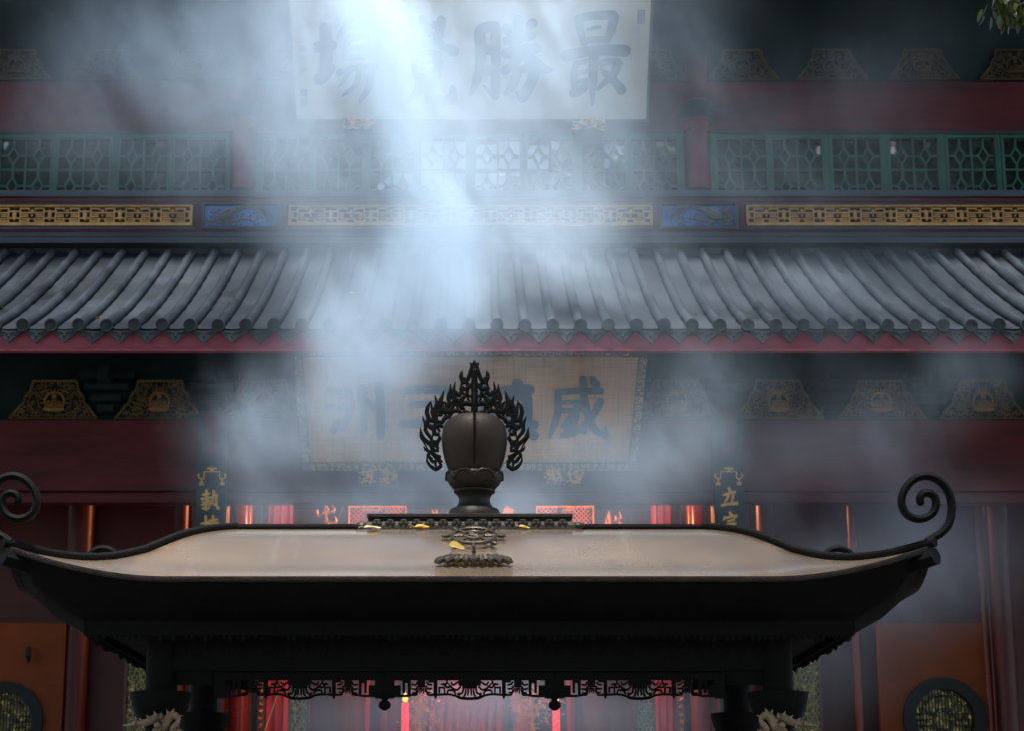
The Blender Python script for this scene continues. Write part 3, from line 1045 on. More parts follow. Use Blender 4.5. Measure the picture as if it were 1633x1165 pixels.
def chars(root, plane, crop, strokes, name, m, th, seq):
    x0, y0, sc = crop
    mb = MB()
    def to3(x, z, h): return Vector((x, -th - h, z))
    for (pts, wd) in strokes:
        pp = [plane.uv(x0 + a / sc, y0 + b / sc, th) for a, b in pts]
        k = abs(plane.uv(x0 + 1 / sc, y0, th)[0] - plane.uv(x0, y0, th)[0])
        wv = [q * k for q in (wd if hasattr(wd, '__len__') else [wd, wd])]
        seq[0] += 1
        brush(mb, pp, wv, to3, 0.012 + 0.0022 * (seq[0] % 9) + 0.0002 * (seq[0] % 5))
    return mb.build(name, m, root, True)

ZUI = [([(265,150),(285,260),(312,352)],[66,60,55]), ([(260,150),(400,128),(545,125)],[60,66,80]), ([(550,140),(530,240),(490,330)],[86,70,60]),
       ([(340,238),(400,225),(442,222)],[26,32,24]), ([(310,328),(410,322),(505,318)],[56,54,50]),
       ([(168,452),(300,425),(460,408),(640,412)],[96,80,84,100]), ([(246,515),(226,620),(238,725)],[52,50,60]), ([(255,518),(340,490)],[40,36]), ([(235,598),(350,570)],[40,30]),
       ([(240,668),(350,640)],[42,30]), ([(228,752),(290,722),(345,670)],[80,76,50]), ([(388,470),(382,640),(378,845)],[80,72,20]),
       ([(455,515),(540,495),(585,500)],[62,52,66]), ([(590,510),(545,600),(420,722)],[66,66,26]), ([(478,590),(550,650),(612,728)],[50,66,80]), ([(440,560),(490,600)],[26,40])]
SHENG = [([(985,260),(990,440),(965,600),(918,722)],[90,80,66,34]), ([(990,225),(1060,205),(1110,205)],[74,80,76]), ([(1108,215),(1105,450),(1105,720)],[76,74,70]), ([(1104,735),(1060,705),(1012,655)],[66,40,10]),
         ([(1000,385),(1090,375)],[86,80]), ([(1000,545),(1090,535)],[86,76]), ([(1182,210),(1200,250)],[58,60]), ([(1282,155),(1272,290),(1225,420)],[78,76,70]), ([(1390,180),(1350,210)],[76,50]),
         ([(1190,315),(1290,295),(1385,278)],[70,60,62]), ([(1185,412),(1300,385),(1415,372)],[80,72,82]), ([(1290,400),(1240,500),(1165,545)],[80,80,60]), ([(1335,420),(1420,500),(1490,535),(1555,533)],[70,110,70,6]),
         ([(1262,545),(1340,525),(1400,520)],[58,60,60]), ([(1400,530),(1385,620),(1310,745)],[86,84,90]), ([(1275,540),(1240,650),(1178,722)],[74,70,28]), ([(1300,745),(1262,705)],[60,20])]
JUE = [([(385,185),(410,250),(432,325)],[44,44,50]), ([(470,150),(486,240),(495,330)],[46,46,50]), ([(545,145),(560,230),(565,325)],[60,60,60]), ([(690,160),(672,250),(650,330)],[80,70,70]), ([(560,180),(615,212)],[44,34]), ([(640,180),(570,270)],[40,26]), ([(545,268),(650,258)],[40,34]),
       ([(440,335),(560,322),(690,335)],[50,52,50]), ([(365,372),(352,430),(350,470)],[90,90,40]), ([(370,375),(560,348),(700,360),(785,395)],[66,50,54,80]), ([(790,400),(735,425)],[70,20]),
       ([(478,430),(482,500),(492,580)],[50,48,50]), ([(490,418),(570,404),(640,410)],[46,44,50]), ([(652,420),(660,500),(655,575)],[66,70,70]), ([(505,482),(630,474)],[24,24]), ([(505,535),(630,528)],[24,24]), ([(492,588),(580,578),(660,572)],[46,46,50]),
       ([(530,605),(505,700),(428,790)],[80,66,20]), ([(612,600),(598,690),(606,750)],[86,76,80]), ([(606,760),(690,778),(775,755)],[80,86,70]), ([(775,672),(778,715),(772,755)],[44,60,66])]
CHANG = [([(438,255),(448,400),(440,640)],[112,112,110]), ([(372,420),(440,408),(500,405)],[96,90,88]), ([(388,700),(440,665),(500,600)],[110,100,60]), ([(660,180),(620,250),(548,325)],[104,80,24]), ([(690,240),(770,238),(825,240)],[80,84,92]),
         ([(640,350),(720,335),(800,350)],[60,56,66]), ([(632,370),(625,430),(612,500)],[66,62,60]), ([(790,370),(780,440),(765,510)],[70,70,66]), ([(640,435),(760,425)],[42,40]), ([(610,520),(700,508),(790,505)],[56,54,58]),
         ([(560,645),(700,605),(880,590)],[62,56,66]), ([(640,640),(610,710),(560,765)],[50,44,20]), ([(735,640),(700,760),(590,850)],[56,50,22]), ([(845,620),(830,760),(745,900)],[72,70,34])]
WEI = [([(285,255),(480,245),(690,248)],[56,60,66]), ([(292,260),(288,440),(255,560),(210,680)],[66,66,60,24]), ([(520,132),(532,300),(572,490),(640,610),(735,660)],[62,72,76,70,60]), ([(742,655),(728,560)],[46,6]), ([(612,138),(650,190)],[64,72]),
       ([(682,345),(630,450),(540,560),(440,640),(300,682)],[76,70,64,50,16]), ([(352,355),(430,350),(520,345)],[44,44,48]), ([(330,430),(430,424),(540,418)],[46,46,46]), ([(455,400),(400,500),(345,575)],[46,54,60]), ([(350,570),(430,595),(530,620)],[54,60,60]), ([(465,470),(420,580),(320,668)],[52,60,24])]
ZHEN = [([(975,585),(985,612)],[44,40]), ([(905,613),(970,606),(1025,608)],[30,34,42]), ([(1012,640),(1015,700),(1012,762)],[46,42,40]), ([(940,640),(942,760)],[36,36]), ([(945,640),(1005,636)],[34,34]), ([(945,680),(1000,678)],[24,24]), ([(945,720),(1000,718)],[24,24]),
        ([(890,757),(970,748),(1040,750)],[30,32,40]), ([(940,770),(905,795)],[34,14]), ([(1000,772),(1042,794)],[34,40]), ([(842,598),(815,640),(780,665)],[34,30,14]), ([(845,600),(880,640)],[30,36]), ([(815,664),(872,660)],[28,28]), ([(808,706),(880,702)],[28,28]), ([(845,660),(847,780)],[32,32]), ([(812,726),(826,750)],[20,24]), ([(882,722),(866,750)],[24,16]), ([(800,788),(890,780)],[30,32])]
SAN = [([(528,612),(600,606),(690,610)],[30,32,36]), ([(545,672),(600,668),(670,670)],[28,30,34]), ([(512,748),(600,744),(712,750)],[32,34,40])]
ZHOU = [([(315,278),(390,288)],[58,60]), ([(292,425),(335,418)],[50,54]), ([(348,640),(375,570)],[66,60]), ([(472,300),(492,430),(440,628)],[74,76,40]), ([(602,260),(606,440),(614,632)],[70,66,70]), ([(750,240),(760,450),(762,680)],[84,78,70]), ([(405,440),(445,425)],[56,50]), ([(635,372),(700,432)],[50,66])]

seq = [0]
# upper plaque
pl = Plane(751.5, 190.5, 24.02, R(20))
up = thing("temple_plaque", pl.o, "cream plaque with four large blue characters above the clerestory windows", "plaque", "plaques on the temple front")
up.rotation_euler = (R(20), 0, 0)
u0 = pl.uv(473, 190.5)[0]; u1 = pl.uv(1030, 190.5)[0]
t0 = pl.uv(462, 0); t1 = pl.uv(1038, 0)
fl = (t0[0] - u0) / t0[1]; fr2 = (t1[0] - u1) / t1[1]
Hh = t0[1] + 0.22
b = MB(); b.prism([(u0, 0), (u1, 0), (u1 + fr2*Hh, Hh), (u0 + fl*Hh, Hh)], 0, 0.06)
b.build("board", M['paper'], up, True)
b = MB()
e_ = 0.035
b.prism([(u0 - e_, -e_), (u1 + e_, -e_), (u1 + e_, -.004), (u0 - e_, -.004)], -0.002, 0.09)
b.prism([(u0 - e_, -.003), (u0 - .003, -.003), (u0 - .003 + fl*Hh, Hh), (u0 - e_ + fl*Hh, Hh)], 0.001, 0.09)
b.prism([(u1 + .003, -.003), (u1 + e_, -.003), (u1 + e_ + fr2*Hh, Hh), (u1 + .003 + fr2*Hh, Hh)], 0.001, 0.09)
b.prism([(u0 - e_ + fl*Hh, Hh + .003), (u1 + e_ + fr2*Hh, Hh + .003), (u1 + e_ + fr2*Hh, Hh + e_), (u0 - e_ + fl*Hh, Hh + e_)], -0.002, 0.09)
b.build("frame", M['slate'], up, True)
for nm, c, st in (("z", (870, 0, 5.065), ZUI), ("s", (560, 0, 4.803), SHENG), ("j", (560, 0, 4.803), JUE), ("c", (440, 0, 5.55), CHANG)):
    chars(up, pl, c, st, "character", M['ink'], 0.0, seq)

def small_text(s, size, root, x, z, m, th, bold=0.0, name="small_inscription"):
    c = bpy.data.curves.new("tmp", 'FONT'); c.body = s; c.size = size; c.extrude = 0.004; c.offset = bold; c.align_x = 'CENTER'; c.space_line = 1.0
    o = bpy.data.objects.new("tmp", c); COL.objects.link(o)
    dg = bpy.context.evaluated_depsgraph_get(); dg.update()
    me = bpy.data.meshes.new_from_object(o.evaluated_get(dg))
    bpy.data.objects.remove(o); bpy.data.curves.remove(c)
    me.materials.clear(); me.materials.append(m); me.name = name
    k = bpy.data.objects.new(name, me); COL.objects.link(k); k.parent = root
    k.location = (x, -th, z); k.rotation_euler = (R(90), 0, 0)
    return k
mt = mat("grey_small_lettering", (0.33, 0.37, 0.42), 0.7)
xs_, zs_ = pl.uv(482.5, 46)
small_text("\n".join("松山樂念多"), 0.125, up, xs_, zs_ - .05, mt, 0.004)
sl = MB()
for (py0, py1) in ((143, 153), (158, 169)):
    xa, za_ = pl.uv(479, py0); xb, zb2 = pl.uv(490, py1)
    for k in range(3):
        xx = xa + (xb - xa) * (.1 + .4*k); sl.box(xx - .006, xx + .006, -.006, 0, zb2, za_)
    for k in range(4):
        zz = zb2 + (za_ - zb2) * k / 3; sl.box(xa, xb, -.0075, 0, zz - .006, zz + .006)
xa, za_ = pl.uv(1017, 17); xb, zb2 = pl.uv(1028, 38)
for k in range(3):
    xx = xa + (xb - xa) * (.1 + .4*k); sl.box(xx - .008, xx + .008, -.006, 0, zb2, za_)
for k in range(6):
    zz = zb2 + (za_ - zb2) * k / 5; sl.box(xa, xb, -.0075, 0, zz - .005, zz + .005)
sl.build("seal_mark", mat("faded_seal_ink", (0.30, 0.33, 0.42), 0.7), up, True)

# lower plaque
pl2 = Plane(749, 735.5, 21.30, R(17))
lp = thing("temple_plaque", pl2.o, "aged gold brown plaque with four dark blue characters and carved border, under the tiled eave", "plaque", "plaques on the temple front")
lp.rotation_euler = (R(17), 0, 0)
u0 = pl2.uv(496, 735.5)[0]; u1 = pl2.uv(1002, 735.5)[0]
t0 = pl2.uv(483, 570); t1 = pl2.uv(1018, 570)
fl = (t0[0] - u0) / t0[1]; fr2 = (t1[0] - u1) / t1[1]; Hh = t0[1]
b = MB(); b.prism([(u0, 0), (u1, 0), (u1 + fr2*Hh, Hh), (u0 + fl*Hh, Hh)], 0, 0.05)
b.build("board", M['aged'], lp, True)
e_ = 0.095
fb = MB()
fb.prism([(u0 - e_, -e_), (u1 + e_, -e_), (u1 + e_, -.002), (u0 - e_, -.002)], -0.045, 0.07)
fb.prism([(u0 - e_, -.001), (u0 - .002, -.001), (u0 - .002 + fl*Hh, Hh), (u0 - e_ + fl*Hh, Hh)], -0.043, 0.07)
fb.prism([(u1 + .002, -.001), (u1 + e_, -.001), (u1 + e_ + fr2*Hh, Hh), (u1 + .002 + fr2*Hh, Hh)], -0.043, 0.07)
fb.prism([(u0 - e_ + fl*Hh, Hh + .001), (u1 + e_ + fr2*Hh, Hh + .001), (u1 + e_ + fr2*Hh, Hh + e_), (u0 - e_ + fl*Hh, Hh + e_)], -0.045, 0.07)
fo = fb.build("frame", mat("dull_frame_paint", (0.10, 0.10, 0.085), 0.6, 0, 0.4, 6), lp, True)
rr = random.Random(31)
orn, orb = MB(), MB()
def curl(mb, x, z, s):
    a0 = rr.uniform(0, 6.28); sg = rr.choice((-1, 1))
    mb.tube([(x + s*(1.05-.8*t)*math.cos(a0 + sg*t*6), -0.05, z + s*(1.05-.8*t)*math.sin(a0 + sg*t*6)) for t in [k/9 for k in range(10)]], lerps([s*.12, s*.3, s*.22], 10), 5)
n = 52
for i in range(n):
    x = u0 + (u1 - u0) * (i + .5) / n
    curl(orb, x + rr.uniform(-.02, .02), -.035 + rr.uniform(-.008, .008), rr.uniform(.018, .028))
    curl(orn, x, -.072, rr.uniform(.014, .02))
    curl(orn, x + fl*Hh*(.5 - i/n)*2*0, Hh + .05 + rr.uniform(-.015, .015), rr.uniform(.022, .034))
for i in range(20):
    z = Hh * (i + .5) / 20
    for q in (-1, 1):
        curl(orn, u0 + fl*z - .05 + q*.018, z + rr.uniform(-.02, .02), rr.uniform(.018, .028))
        curl(orn, u1 + fr2*z + .05 + q*.018, z + rr.uniform(-.02, .02), rr.uniform(.018, .028))
orn.build("border_carving", mat("worn_gilt_border", (0.62, 0.45, 0.22), 0.55, 0.15, 0.5, 10), lp, True)
orb.build("gilt_beading", M['gold_bright'], lp, True)
for c, st in (((840, 580, 5.825), WEI), ((440, 380, 2.532), ZHEN), ((440, 380, 2.532), SAN), ((470, 570, 5.548), ZHOU)):
    chars(lp, pl2, c, st, "character", M['ink'], 0.0, seq)

# carved gilt rests under the plaques
def rest(px0, px1, py0, py1, Y, label, grp, seed, block):
    root = thing("plaque_rest", P((px0+px1)/2, py1, Y), label, "bracket", grp)
    x0, x1, z0, z1 = wx(px0, py0, Y), wx(px1, py0, Y), wz(py1, Y), wz(py0, Y)
    a = MB(); a.box(x0, x1, Y + .03, Y + .3, z0, z1); a.build("block", M['slate_dark'] if block else M['red_dark'], root)
    if block:
        a = MB(); a.box(x0 + .02, x1 - .02, Y + .06, Y + .24, z0 - .17, z0 - .002); a.build("lower_block", M['slate_dark'], root)
    r2 = random.Random(seed)
    c = MB()
    for i in range(46):
        p = Vector((r2.uniform(x0 + .02, x1 - .02), Y + .02, r2.uniform(z0 + .01, z1 - .015)))
        a_ = r2.choice((-1, 1)) * r2.uniform(0.0, 1.0); L = r2.uniform(.04, .11) if block else r2.uniform(.02, .045); s_ = r2.choice((-1, 1))
        c.tube(catmull([p, p + Vector((s_*L*.5*math.cos(a_), -.03, L*.4*math.sin(a_))), p + Vector((s_*L*math.cos(a_), 0, L*.35*math.sin(a_) + .02))], 4), lerps([.006, .013, .003], 9), 5)
    c.build("gilt_leaf_carving", M['gold_bright'], root)
rest(547, 594, 188, 207, 24.0, "carved gilt rest under the left part of the cream plaque, veiled by smoke", "gilt rests under the cream plaque", 1, True)
rest(914, 965, 188, 207, 24.0, "carved gilt rest under the right part of the cream plaque", "gilt rests under the cream plaque", 2, True)
for px, s_, lab in ((586, 3, "first of the small carved rests from the left under the lower plaque"), (619, 4, "second small carved rest from the left under the lower plaque"), (882, 5, "third small carved rest from the left under the lower plaque"), (916, 6, "small carved rest furthest right under the lower plaque")):
    rest(px - 14, px + 14, 745, 770, 21.2, lab, "small gilt rests under the lower plaque", s_, False)

# ================================================================== couplet boards on the columns
ZHI = [([(238,370),(238,450),(232,555)],[26,24,24]), ([(205,412),(265,400)],[22,22]), ([(192,452),(272,440)],[22,20]), ([(205,480),(222,492)],[20,20]), ([(262,470),(250,492)],[20,14]), ([(196,512),(268,498)],[20,20]), ([(205,545),(226,545)],[20,22]),
       ([(310,380),(302,450),(252,556)],[26,24,10]), ([(270,444),(336,410)],[16,24]), ([(336,415),(332,490),(350,545),(362,530)],[24,24,26,8]), ([(282,476),(312,508)],[14,24])]
CHI = [([(190,690),(265,676)],[22,20]), ([(232,622),(234,700),(230,800)],[24,22,22]), ([(195,760),(260,730)],[14,24]), ([(270,662),(340,650)],[20,22]), ([(302,618),(304,690)],[22,22]), ([(262,694),(348,684)],[22,24]), ([(266,742),(350,734)],[20,22]), ([(318,702),(318,800),(300,800)],[22,22,10]), ([(278,764),(292,782)],[18,20])]
LI = [([(436,348),(446,372)],[28,28]), ([(388,414),(440,398),(492,384)],[22,26,28]), ([(432,422),(420,450),(400,478)],[26,26,20]), ([(478,420),(466,470)],[28,22]), ([(372,514),(440,502),(512,496)],[28,28,34])]
ZONG = [([(446,584),(460,612)],[26,28]), ([(398,630),(388,654)],[26,18]), ([(402,636),(460,622),(506,616)],[24,22,30]), ([(508,620),(490,640)],[26,10]), ([(428,668),(482,656)],[20,22]), ([(412,704),(498,690)],[22,24]), ([(456,700),(456,790)],[24,22]), ([(425,730),(408,756)],[20,14]), ([(488,728),(508,752)],[18,22])]
def couplet(cx, crop, cs, label):
    Y = 21.24
    p3 = Plane(cx, 760, Y, 0.0)
    root = thing("couplet_board", p3.o, label, "sign board", "couplet boards on the columns")
    x0, x1 = p3.uv(cx - 24.5, 760)[0], p3.uv(cx + 24.5, 760)[0]
    zt_ = p3.uv(cx, 655)[1]; zb_ = -2.6
    xs0, xs1 = p3.uv(cx - 12.5, 690)[0], p3.uv(cx + 12.5, 690)[0]; zn = p3.uv(cx, 721)[1]
    b = MB()
    # gently bowed board with a tall notch at the top
    b.prism([(x0, zb_), (x1, zb_), (x1, zn), (x0, zn)], 0.0, 0.05)
    b.prism([(x0, zn + .0005), (xs0, zn + .0005), (xs0, zt_), (x0, zt_)], 0.0005, 0.05)
    b.prism([(xs1, zn + .0005), (x1, zn + .0005), (x1, zt_), (xs1, zt_)], 0.0005, 0.05)
    b.build("board", M['board_dark'], root, True)
    f = MB(); f.prism([(xs0 + .002, zn + .003), (xs1 - .002, zn + .003), (xs1 - .002, zt_), (xs0 + .002, zt_)], .01, .04)
    f.build("hanging_strap", M['red'], root, True)
    g_ = MB()
    def q(dx, py): a = p3.uv(cx + dx, py); return Vector((a[0], -.006, a[1]))
    S = mpp(760, Y)
    for s in (-1, 1):
        g_.tube([q(0, 751.2), q(s*12.2, 751.2)], .9*S, 6); g_.tube([q(s*12.2, 751.2), q(s*12.6, 761.5)], .9*S, 6)
        g_.tube(catmull([q(s*12.6, 761.5), q(s*16, 763), q(s*20, 761), q(s*22, 756.5), q(s*19.5, 755)], 4), 1.0*S, 6)
        g_.tube([q(s*16.5, 763), q(s*16.5, 768)], 1.1*S, 6)
        for k in (768.5, 770.3, 772.2): g_.tube([q(s*13, k), q(s*20.5, k)], .75*S, 6)
        for k in range(3): g_.tube(catmull([q(0, 750.5), q(s*(2+2*k), 746-k*.3), q(s*(4.5+1.4*k), 744.5 + 2*k)], 4), lerps([1.0*S, 1.3*S, .4*S], 9), 6)
    g_.tube([q(0, 751), q(0, 742.5)], [1.3*S, .5*S], 6)
    g_.build("gilt_ornament", M['gold_bright'], root, True)
    for st in cs:
        chars(root, p3, crop, st, "character", M['gold_bright'], 0.0, seq)
couplet(338, (290, 720, 6.048), (ZHI, CHI), "dark couplet board with two cursive gold characters on the left column")
couplet(1162, (1090, 720, 6.048), (LI, ZONG), "dark couplet board with two plain gold characters on the right column")

# ================================================================== things inside the hall
def drape(px0, px1, Y, label, m, cat="banner", folds=3):
    root = thing("hanging_banner", P((px0+px1)/2, 1140, Y), label, cat, "red banners hanging in the hall")
    x0, x1 = wx(px0, 1140, Y), wx(px1, 1140, Y)
    rows = []
    for k in range(8):
        z = 5.9 - 4.4 * k / 7
        rows.append([(x0 + (x1-x0)*j/16, Y + .04*math.sin(j/16*6.28*folds + .4*k), z) for j in range(17)])
    b = MB(); b.grid(rows); b.build("cloth", m, root)
    t = MB(); t.tube([(x0 - .03, Y, 5.92), (x1 + .03, Y, 5.92)], .018, 8); t.build("rod", M['gold_lit'], root)
    t = MB()
    for j in range(8): xx = x0 + (x1-x0)*(j+.5)/8; t.tube([(xx, Y, 1.5), (xx, Y, 1.38)], [.012, .018], 5)
    t.build("tassel_fringe", M['gold_lit'], root)
drape(420, 460, 25.2, "wide dark red banner behind the gold string on the left", M['drape'])
drape(1044, 1078, 25.2, "wide red banner right of the narrow pierced door on the right", M['drape'])
drape(577, 589, 26.0, "narrow red banner left of the left lit candle", M['drape'], folds=1)
drape(904, 917, 26.0, "narrow red banner right of the right lit candle", M['drape'], folds=1)
drape(600, 634, 27.4, "dim purple red banner between narrow banner and left candle", mat("plum_silk", (0.22, 0.05, 0.10), 0.5), folds=2)

def sign(px0, px1, Y, label, seed):
    root = thing("inscribed_board", P((px0+px1)/2, 1140, Y), label, "sign board", "narrow inscribed boards in the doorway")
    x0, x1 = wx(px0, 1140, Y), wx(px1, 1140, Y)
    b = MB(); b.box(x0, x1, Y, Y + .04, 1.1, 4.6); b.build("board", M['wall_brown'], root)
    r2 = random.Random(seed); c = MB(); z = 1.5; xc = (x0 + x1)/2; s = (x1 - x0) * .30
    while z < 4.3:
        for k in range(5):
            a = (xc + r2.uniform(-s, s), Y - .006, z + r2.uniform(-s, s)); b2 = (xc + r2.uniform(-s, s), Y - .006, z + r2.uniform(-s, s))
            c.tube([a, b2], .006, 4)
        z += s * 3.4
    c.build("gilt_lettering", M['gold_lit'], root)
sign(410, 421, 23.95, "narrow brown board with a column of small gold writing, left of centre", 4)
sign(1081, 1093, 23.95, "narrow brown board with a column of small gold writing, right of centre", 5)

def candle(px, Y, label):
    root = thing("altar_candle", P(px, 1300, Y), label, "candle", "lit red candles on the altar")
    X = wx(px, 1140, Y); zt_ = wz(1119, Y)
    b = MB(); b.lathe([(.046, 1.9), (.046, zt_ - .02), (.04, zt_), (0.004, zt_ - .006)], (X, Y, 0), 20); b.build("wax", M['candle_red'], root)
    f = MB(); f.lathe([(.001, -.005), (.03, .02), (.036, .045), (.02, .09), (.001, .13)], (X, Y, zt_), 14); f.build("flame", M['flame'], root)
    g_ = MB()
    for k in range(6):
        a = k*1.05
        g_.tube(catmull([(X - .02, Y - .05, 2.9 + .07*k), (X + .02*math.cos(a), Y - .056, 2.93 + .07*k), (X + .015, Y - .05, 2.96 + .07*k)], 3), .006, 4)
    g_.build("gilt_motif", M['gold_lit'], root)
    s_ = MB(); s_.lathe([(.16, .9), (.16, 1.0), (.05, 1.15), (.05, 1.75), (.13, 1.88), (.13, 1.9)], (X, Y, 0), 20); s_.build("stand", M['gold_lit'], root)
candle(646, 24.6, "lit red candle with orange flame, left of the statue")
candle(887, 24.6, "lit red candle with its flame at the lattice pendant, right of the statue")

def spray(px, py, w, h, Y, label, seed, m):
    root = thing("gilt_ornament", P(px, 1300, Y), label, "ornament", "gilt leaf ornaments beside the statue")
    r2 = random.Random(seed); b = MB(); k = mpp(py, Y); c0 = P(px, py, Y)
    for i in range(150):
        p = c0 + Vector((r2.gauss(0, .36)*w*k, r2.uniform(-.15, .15), r2.gauss(0, .36)*h*k)); a = r2.uniform(0, 6.28); L = r2.uniform(.03, .09)
        b.tube(catmull([p, p + Vector((L*.5*math.cos(a+.5), -.02, L*.5*math.sin(a+.5))), p + Vector((L*math.cos(a), 0, L*math.sin(a)))], 3), lerps([.003, .011, .002], 7), 4)
    b.build("leaf_work", m, root)
    s_ = MB(); s_.tube(catmull([(c0.x, Y, .9), (c0.x + .05, Y, 2.2), (c0.x - .04, Y, c0.z - .1), (c0.x, Y, c0.z + h*k*.3)], 6), lerps([.05, .04, .03, .01], 19), 8); s_.build("stem", M['gold_lit'], root)
    v_ = MB(); v_.lathe([(.02, .9), (.22, .9), (.24, 1.3), (.15, 1.6), (.18, 1.75)], (c0.x, Y, 0), 18); v_.build("vase", M['gold_lit'], root)
spray(672, 1128, 44, 60, 25.4, "rosy gold leaf ornament right of the left candle", 8, M['gold_lit'])
spray(852, 1122, 44, 66, 25.4, "bright yellow gold leaf ornament left of the right candle", 9, M['gold_bright'])

# statue: seated, robed, arms forward, mostly veiled by smoke
st = thing("temple_statue", (wx(748, 1140, 27.5), 27.5, 0.9), "seated robed statue in rose and gold seen through smoke under the burner fringe", "statue")
b = MB()
X, Y = wx(748, 1140, 27.5), 27.5
b.lathe([(.02, 1.6), (.95, 1.6), (.98, 1.9), (.8, 2.3), (.55, 2.7), (.50, 3.1), (.60, 3.5), (.55, 3.75), (.30, 3.9), (.17, 3.98), (.16, 4.08)], (X, Y, 0), 40, mod=lambda a, z: 1 + .03*math.sin(a*11 + z*3) * (1 if z < 3.9 else 0))
for s in (-1, 1):
    b.tube(catmull([(X + s*.55, Y, 3.65), (X + s*.74, Y - .15, 3.2), (X + s*.55, Y - .6, 2.9), (X + s*.2, Y - .75, 2.95)], 5), lerps([.16, .15, .12, .07], 16), 12)
    b.tube(catmull([(X + s*.3, Y - .2, 2.1), (X + s*.95, Y - .45, 2.0), (X + s*.3, Y - .85, 1.8)], 5), lerps([.28, .26, .18], 11), 12)
    for k in range(5): b.tube([(X + s*.2, Y - .75, 2.95), (X + s*(.12 - .02*k), Y - .84, 3.0 + .03*k), (X + s*(.08 - .02*k), Y - .86, 3.03 + .045*k)], [.025, .02, .012], 6)
b.ball((X, Y - .02, 4.33), (.26, .27, .34), 18, 12)
b.tube([(X, Y - .27, 4.38), (X, Y - .32, 4.27)], [.02, .045], 8); b.tube([(X - .08, Y - .265, 4.18), (X + .08, Y - .265, 4.18)], .018, 6)
for s in (-1, 1): b.tube([(X + s*.26, Y, 4.42), (X + s*.27, Y, 4.15)], [.03, .05], 8); b.ball((X + s*.1, Y - .24, 4.4), (.045, .03, .018), 8, 4)
b.build("body", M['robe'], st)
h_ = MB(); h_.lathe([(.27, 4.42), (.27, 4.55), (.18, 4.68), (.12, 4.72), (.13, 4.80), (.02, 4.92)], (X, Y - .02, 0), 20); h_.build("hair", M['black'], st)
d = MB()
for k in range(9):
    d.tube(catmull([(X - .45 + .11*k, Y - .5, 3.55), (X - .48 + .11*k, Y - .62, 3.2), (X - .55 + .13*k, Y - .75, 2.4)], 5), lerps([.03, .045, .02], 11), 6)
d.build("robe_fold", M['drape'], st)
p_ = MB(); p_.lathe([(.01, .9), (1.15, .9), (1.15, 1.1), (.85, 1.25), (1.05, 1.45), (1.1, 1.6), (.01, 1.6)], (X, Y, 0), 36, mod=lambda a, z: 1 + .04*abs(math.sin(a*9)) * (1.1 < z < 1.6)); p_.build("lotus_seat", M['gold_lit'], st)
# straight thin gilt cord crossing the doorway
c = MB(); a, b_ = P(548, 804, 22.9), P(402, 1222, 22.4)
c.tube([a, b_], .0065, 6); c.tube([a, P(600, 804, 22.9)], .005, 6)
o = c.build("hanging_string", M['gold_lit']); tag(o, "straight thin gold cord slanting down the left part of the doorway", "cord")

# ================================================================== incense burner
BX, BY = -0.024, 7.22
burner = thing("incense_burner", (BX, BY, 0), "large dark bronze incense burner with curled roof corners and flame finial", "incense burner")
HX, HY = 1.489, 0.82
PROF = [(0, 2.444), (.08, 2.452), (.15, 2.466), (.22, 2.488), (.30, 2.527), (.40, 2.594), (.50, 2.654), (.60, 2.690), (.70, 2.708), (.82, 2.712)]
def zprof(d):
    if d <= 0: return PROF[0][1]
    for i in range(len(PROF) - 1):
        a, b = PROF[i], PROF[i+1]
        if d <= b[0] + 1e-9:
            p0 = PROF[max(i-1, 0)]; p3 = PROF[min(i+2, len(PROF)-1)]
            m1 = (b[1]-p0[1])/max(1e-6, (b[0]-p0[0])); m2 = (p3[1]-a[1])/max(1e-6, (p3[0]-a[0]))
            h = b[0]-a[0]; t = (d-a[0])/h
            return (2*t**3-3*t**2+1)*a[1] + (t**3-2*t**2+t)*h*m1 + (-2*t**3+3*t**2)*b[1] + (t**3-t**2)*h*m2
    return PROF[-1][1]
def lift(d, s):
    q = max(0.0, (abs(s) - .66) / .34)
    return 0.102 * q**1.8 * max(0.0, 1 - max(d, 0) / .38)
NXR, NYR = 48, 28
def loop(d, dz=0.0, out=0.0):
    hx, hy = HX - d, max(HY - d, 0.0)
    pts = []
    def pt(x, y, s): pts.append(Vector((BX + x, BY + y, zprof(d) + lift(d, s) + dz)))
    for i in range(NXR): s = -1 + 2*i/NXR; pt(s*(hx + out), -(hy + out), s)
    for i in range(NYR): s = -1 + 2*i/NYR; pt(hx + out, s*(hy + out), s)
    for i in range(NXR): s = 1 - 2*i/NXR; pt(s*(hx + out), hy + out, s)
    for i in range(NYR): s = 1 - 2*i/NYR; pt(-(hx + out), s*(hy + out), s)
    return pts
def rect(hx, hy, z):
    pts = []
    for i in range(NXR): pts.append(Vector((BX + (-1 + 2*i/NXR)*hx, BY - hy, z)))
    for i in range(NYR): pts.append(Vector((BX + hx, BY + (-1 + 2*i/NYR)*hy, z)))
    for i in range(NXR): pts.append(Vector((BX + (1 - 2*i/NXR)*hx, BY + hy, z)))
    for i in range(NYR): pts.append(Vector((BX - hx, BY + (1 - 2*i/NYR)*hy, z)))
    return pts
b = MB()
b.grid([loop(.82*k/26) for k in range(27)], True, True)
roofm = b.build("roof", M['roof_metal'], burner)
b = MB()
b.grid([loop(.0035, .003), loop(0, .003, .006), loop(0, -.007, .008), loop(0, -.015, .006), loop(0.0, -.016, -.012)], False, True)
rr = random.Random(4)
b.build("eave_rim", mat("rusty_eave_rim", (0.022, 0.016, 0.011), 0.6, 0.4, 0.6, 22, 0.4, 120), roofm)
fz = rect(1.262, .66, 2.322)
e0 = loop(0.0, -.016, -.012)
mid = [a.lerp(c, .42) + Vector((0, 0, -.034 * (1 if True else 0))) for a, c in zip(e0, fz)]
b = MB(); b.grid([e0, mid, fz], False, True)
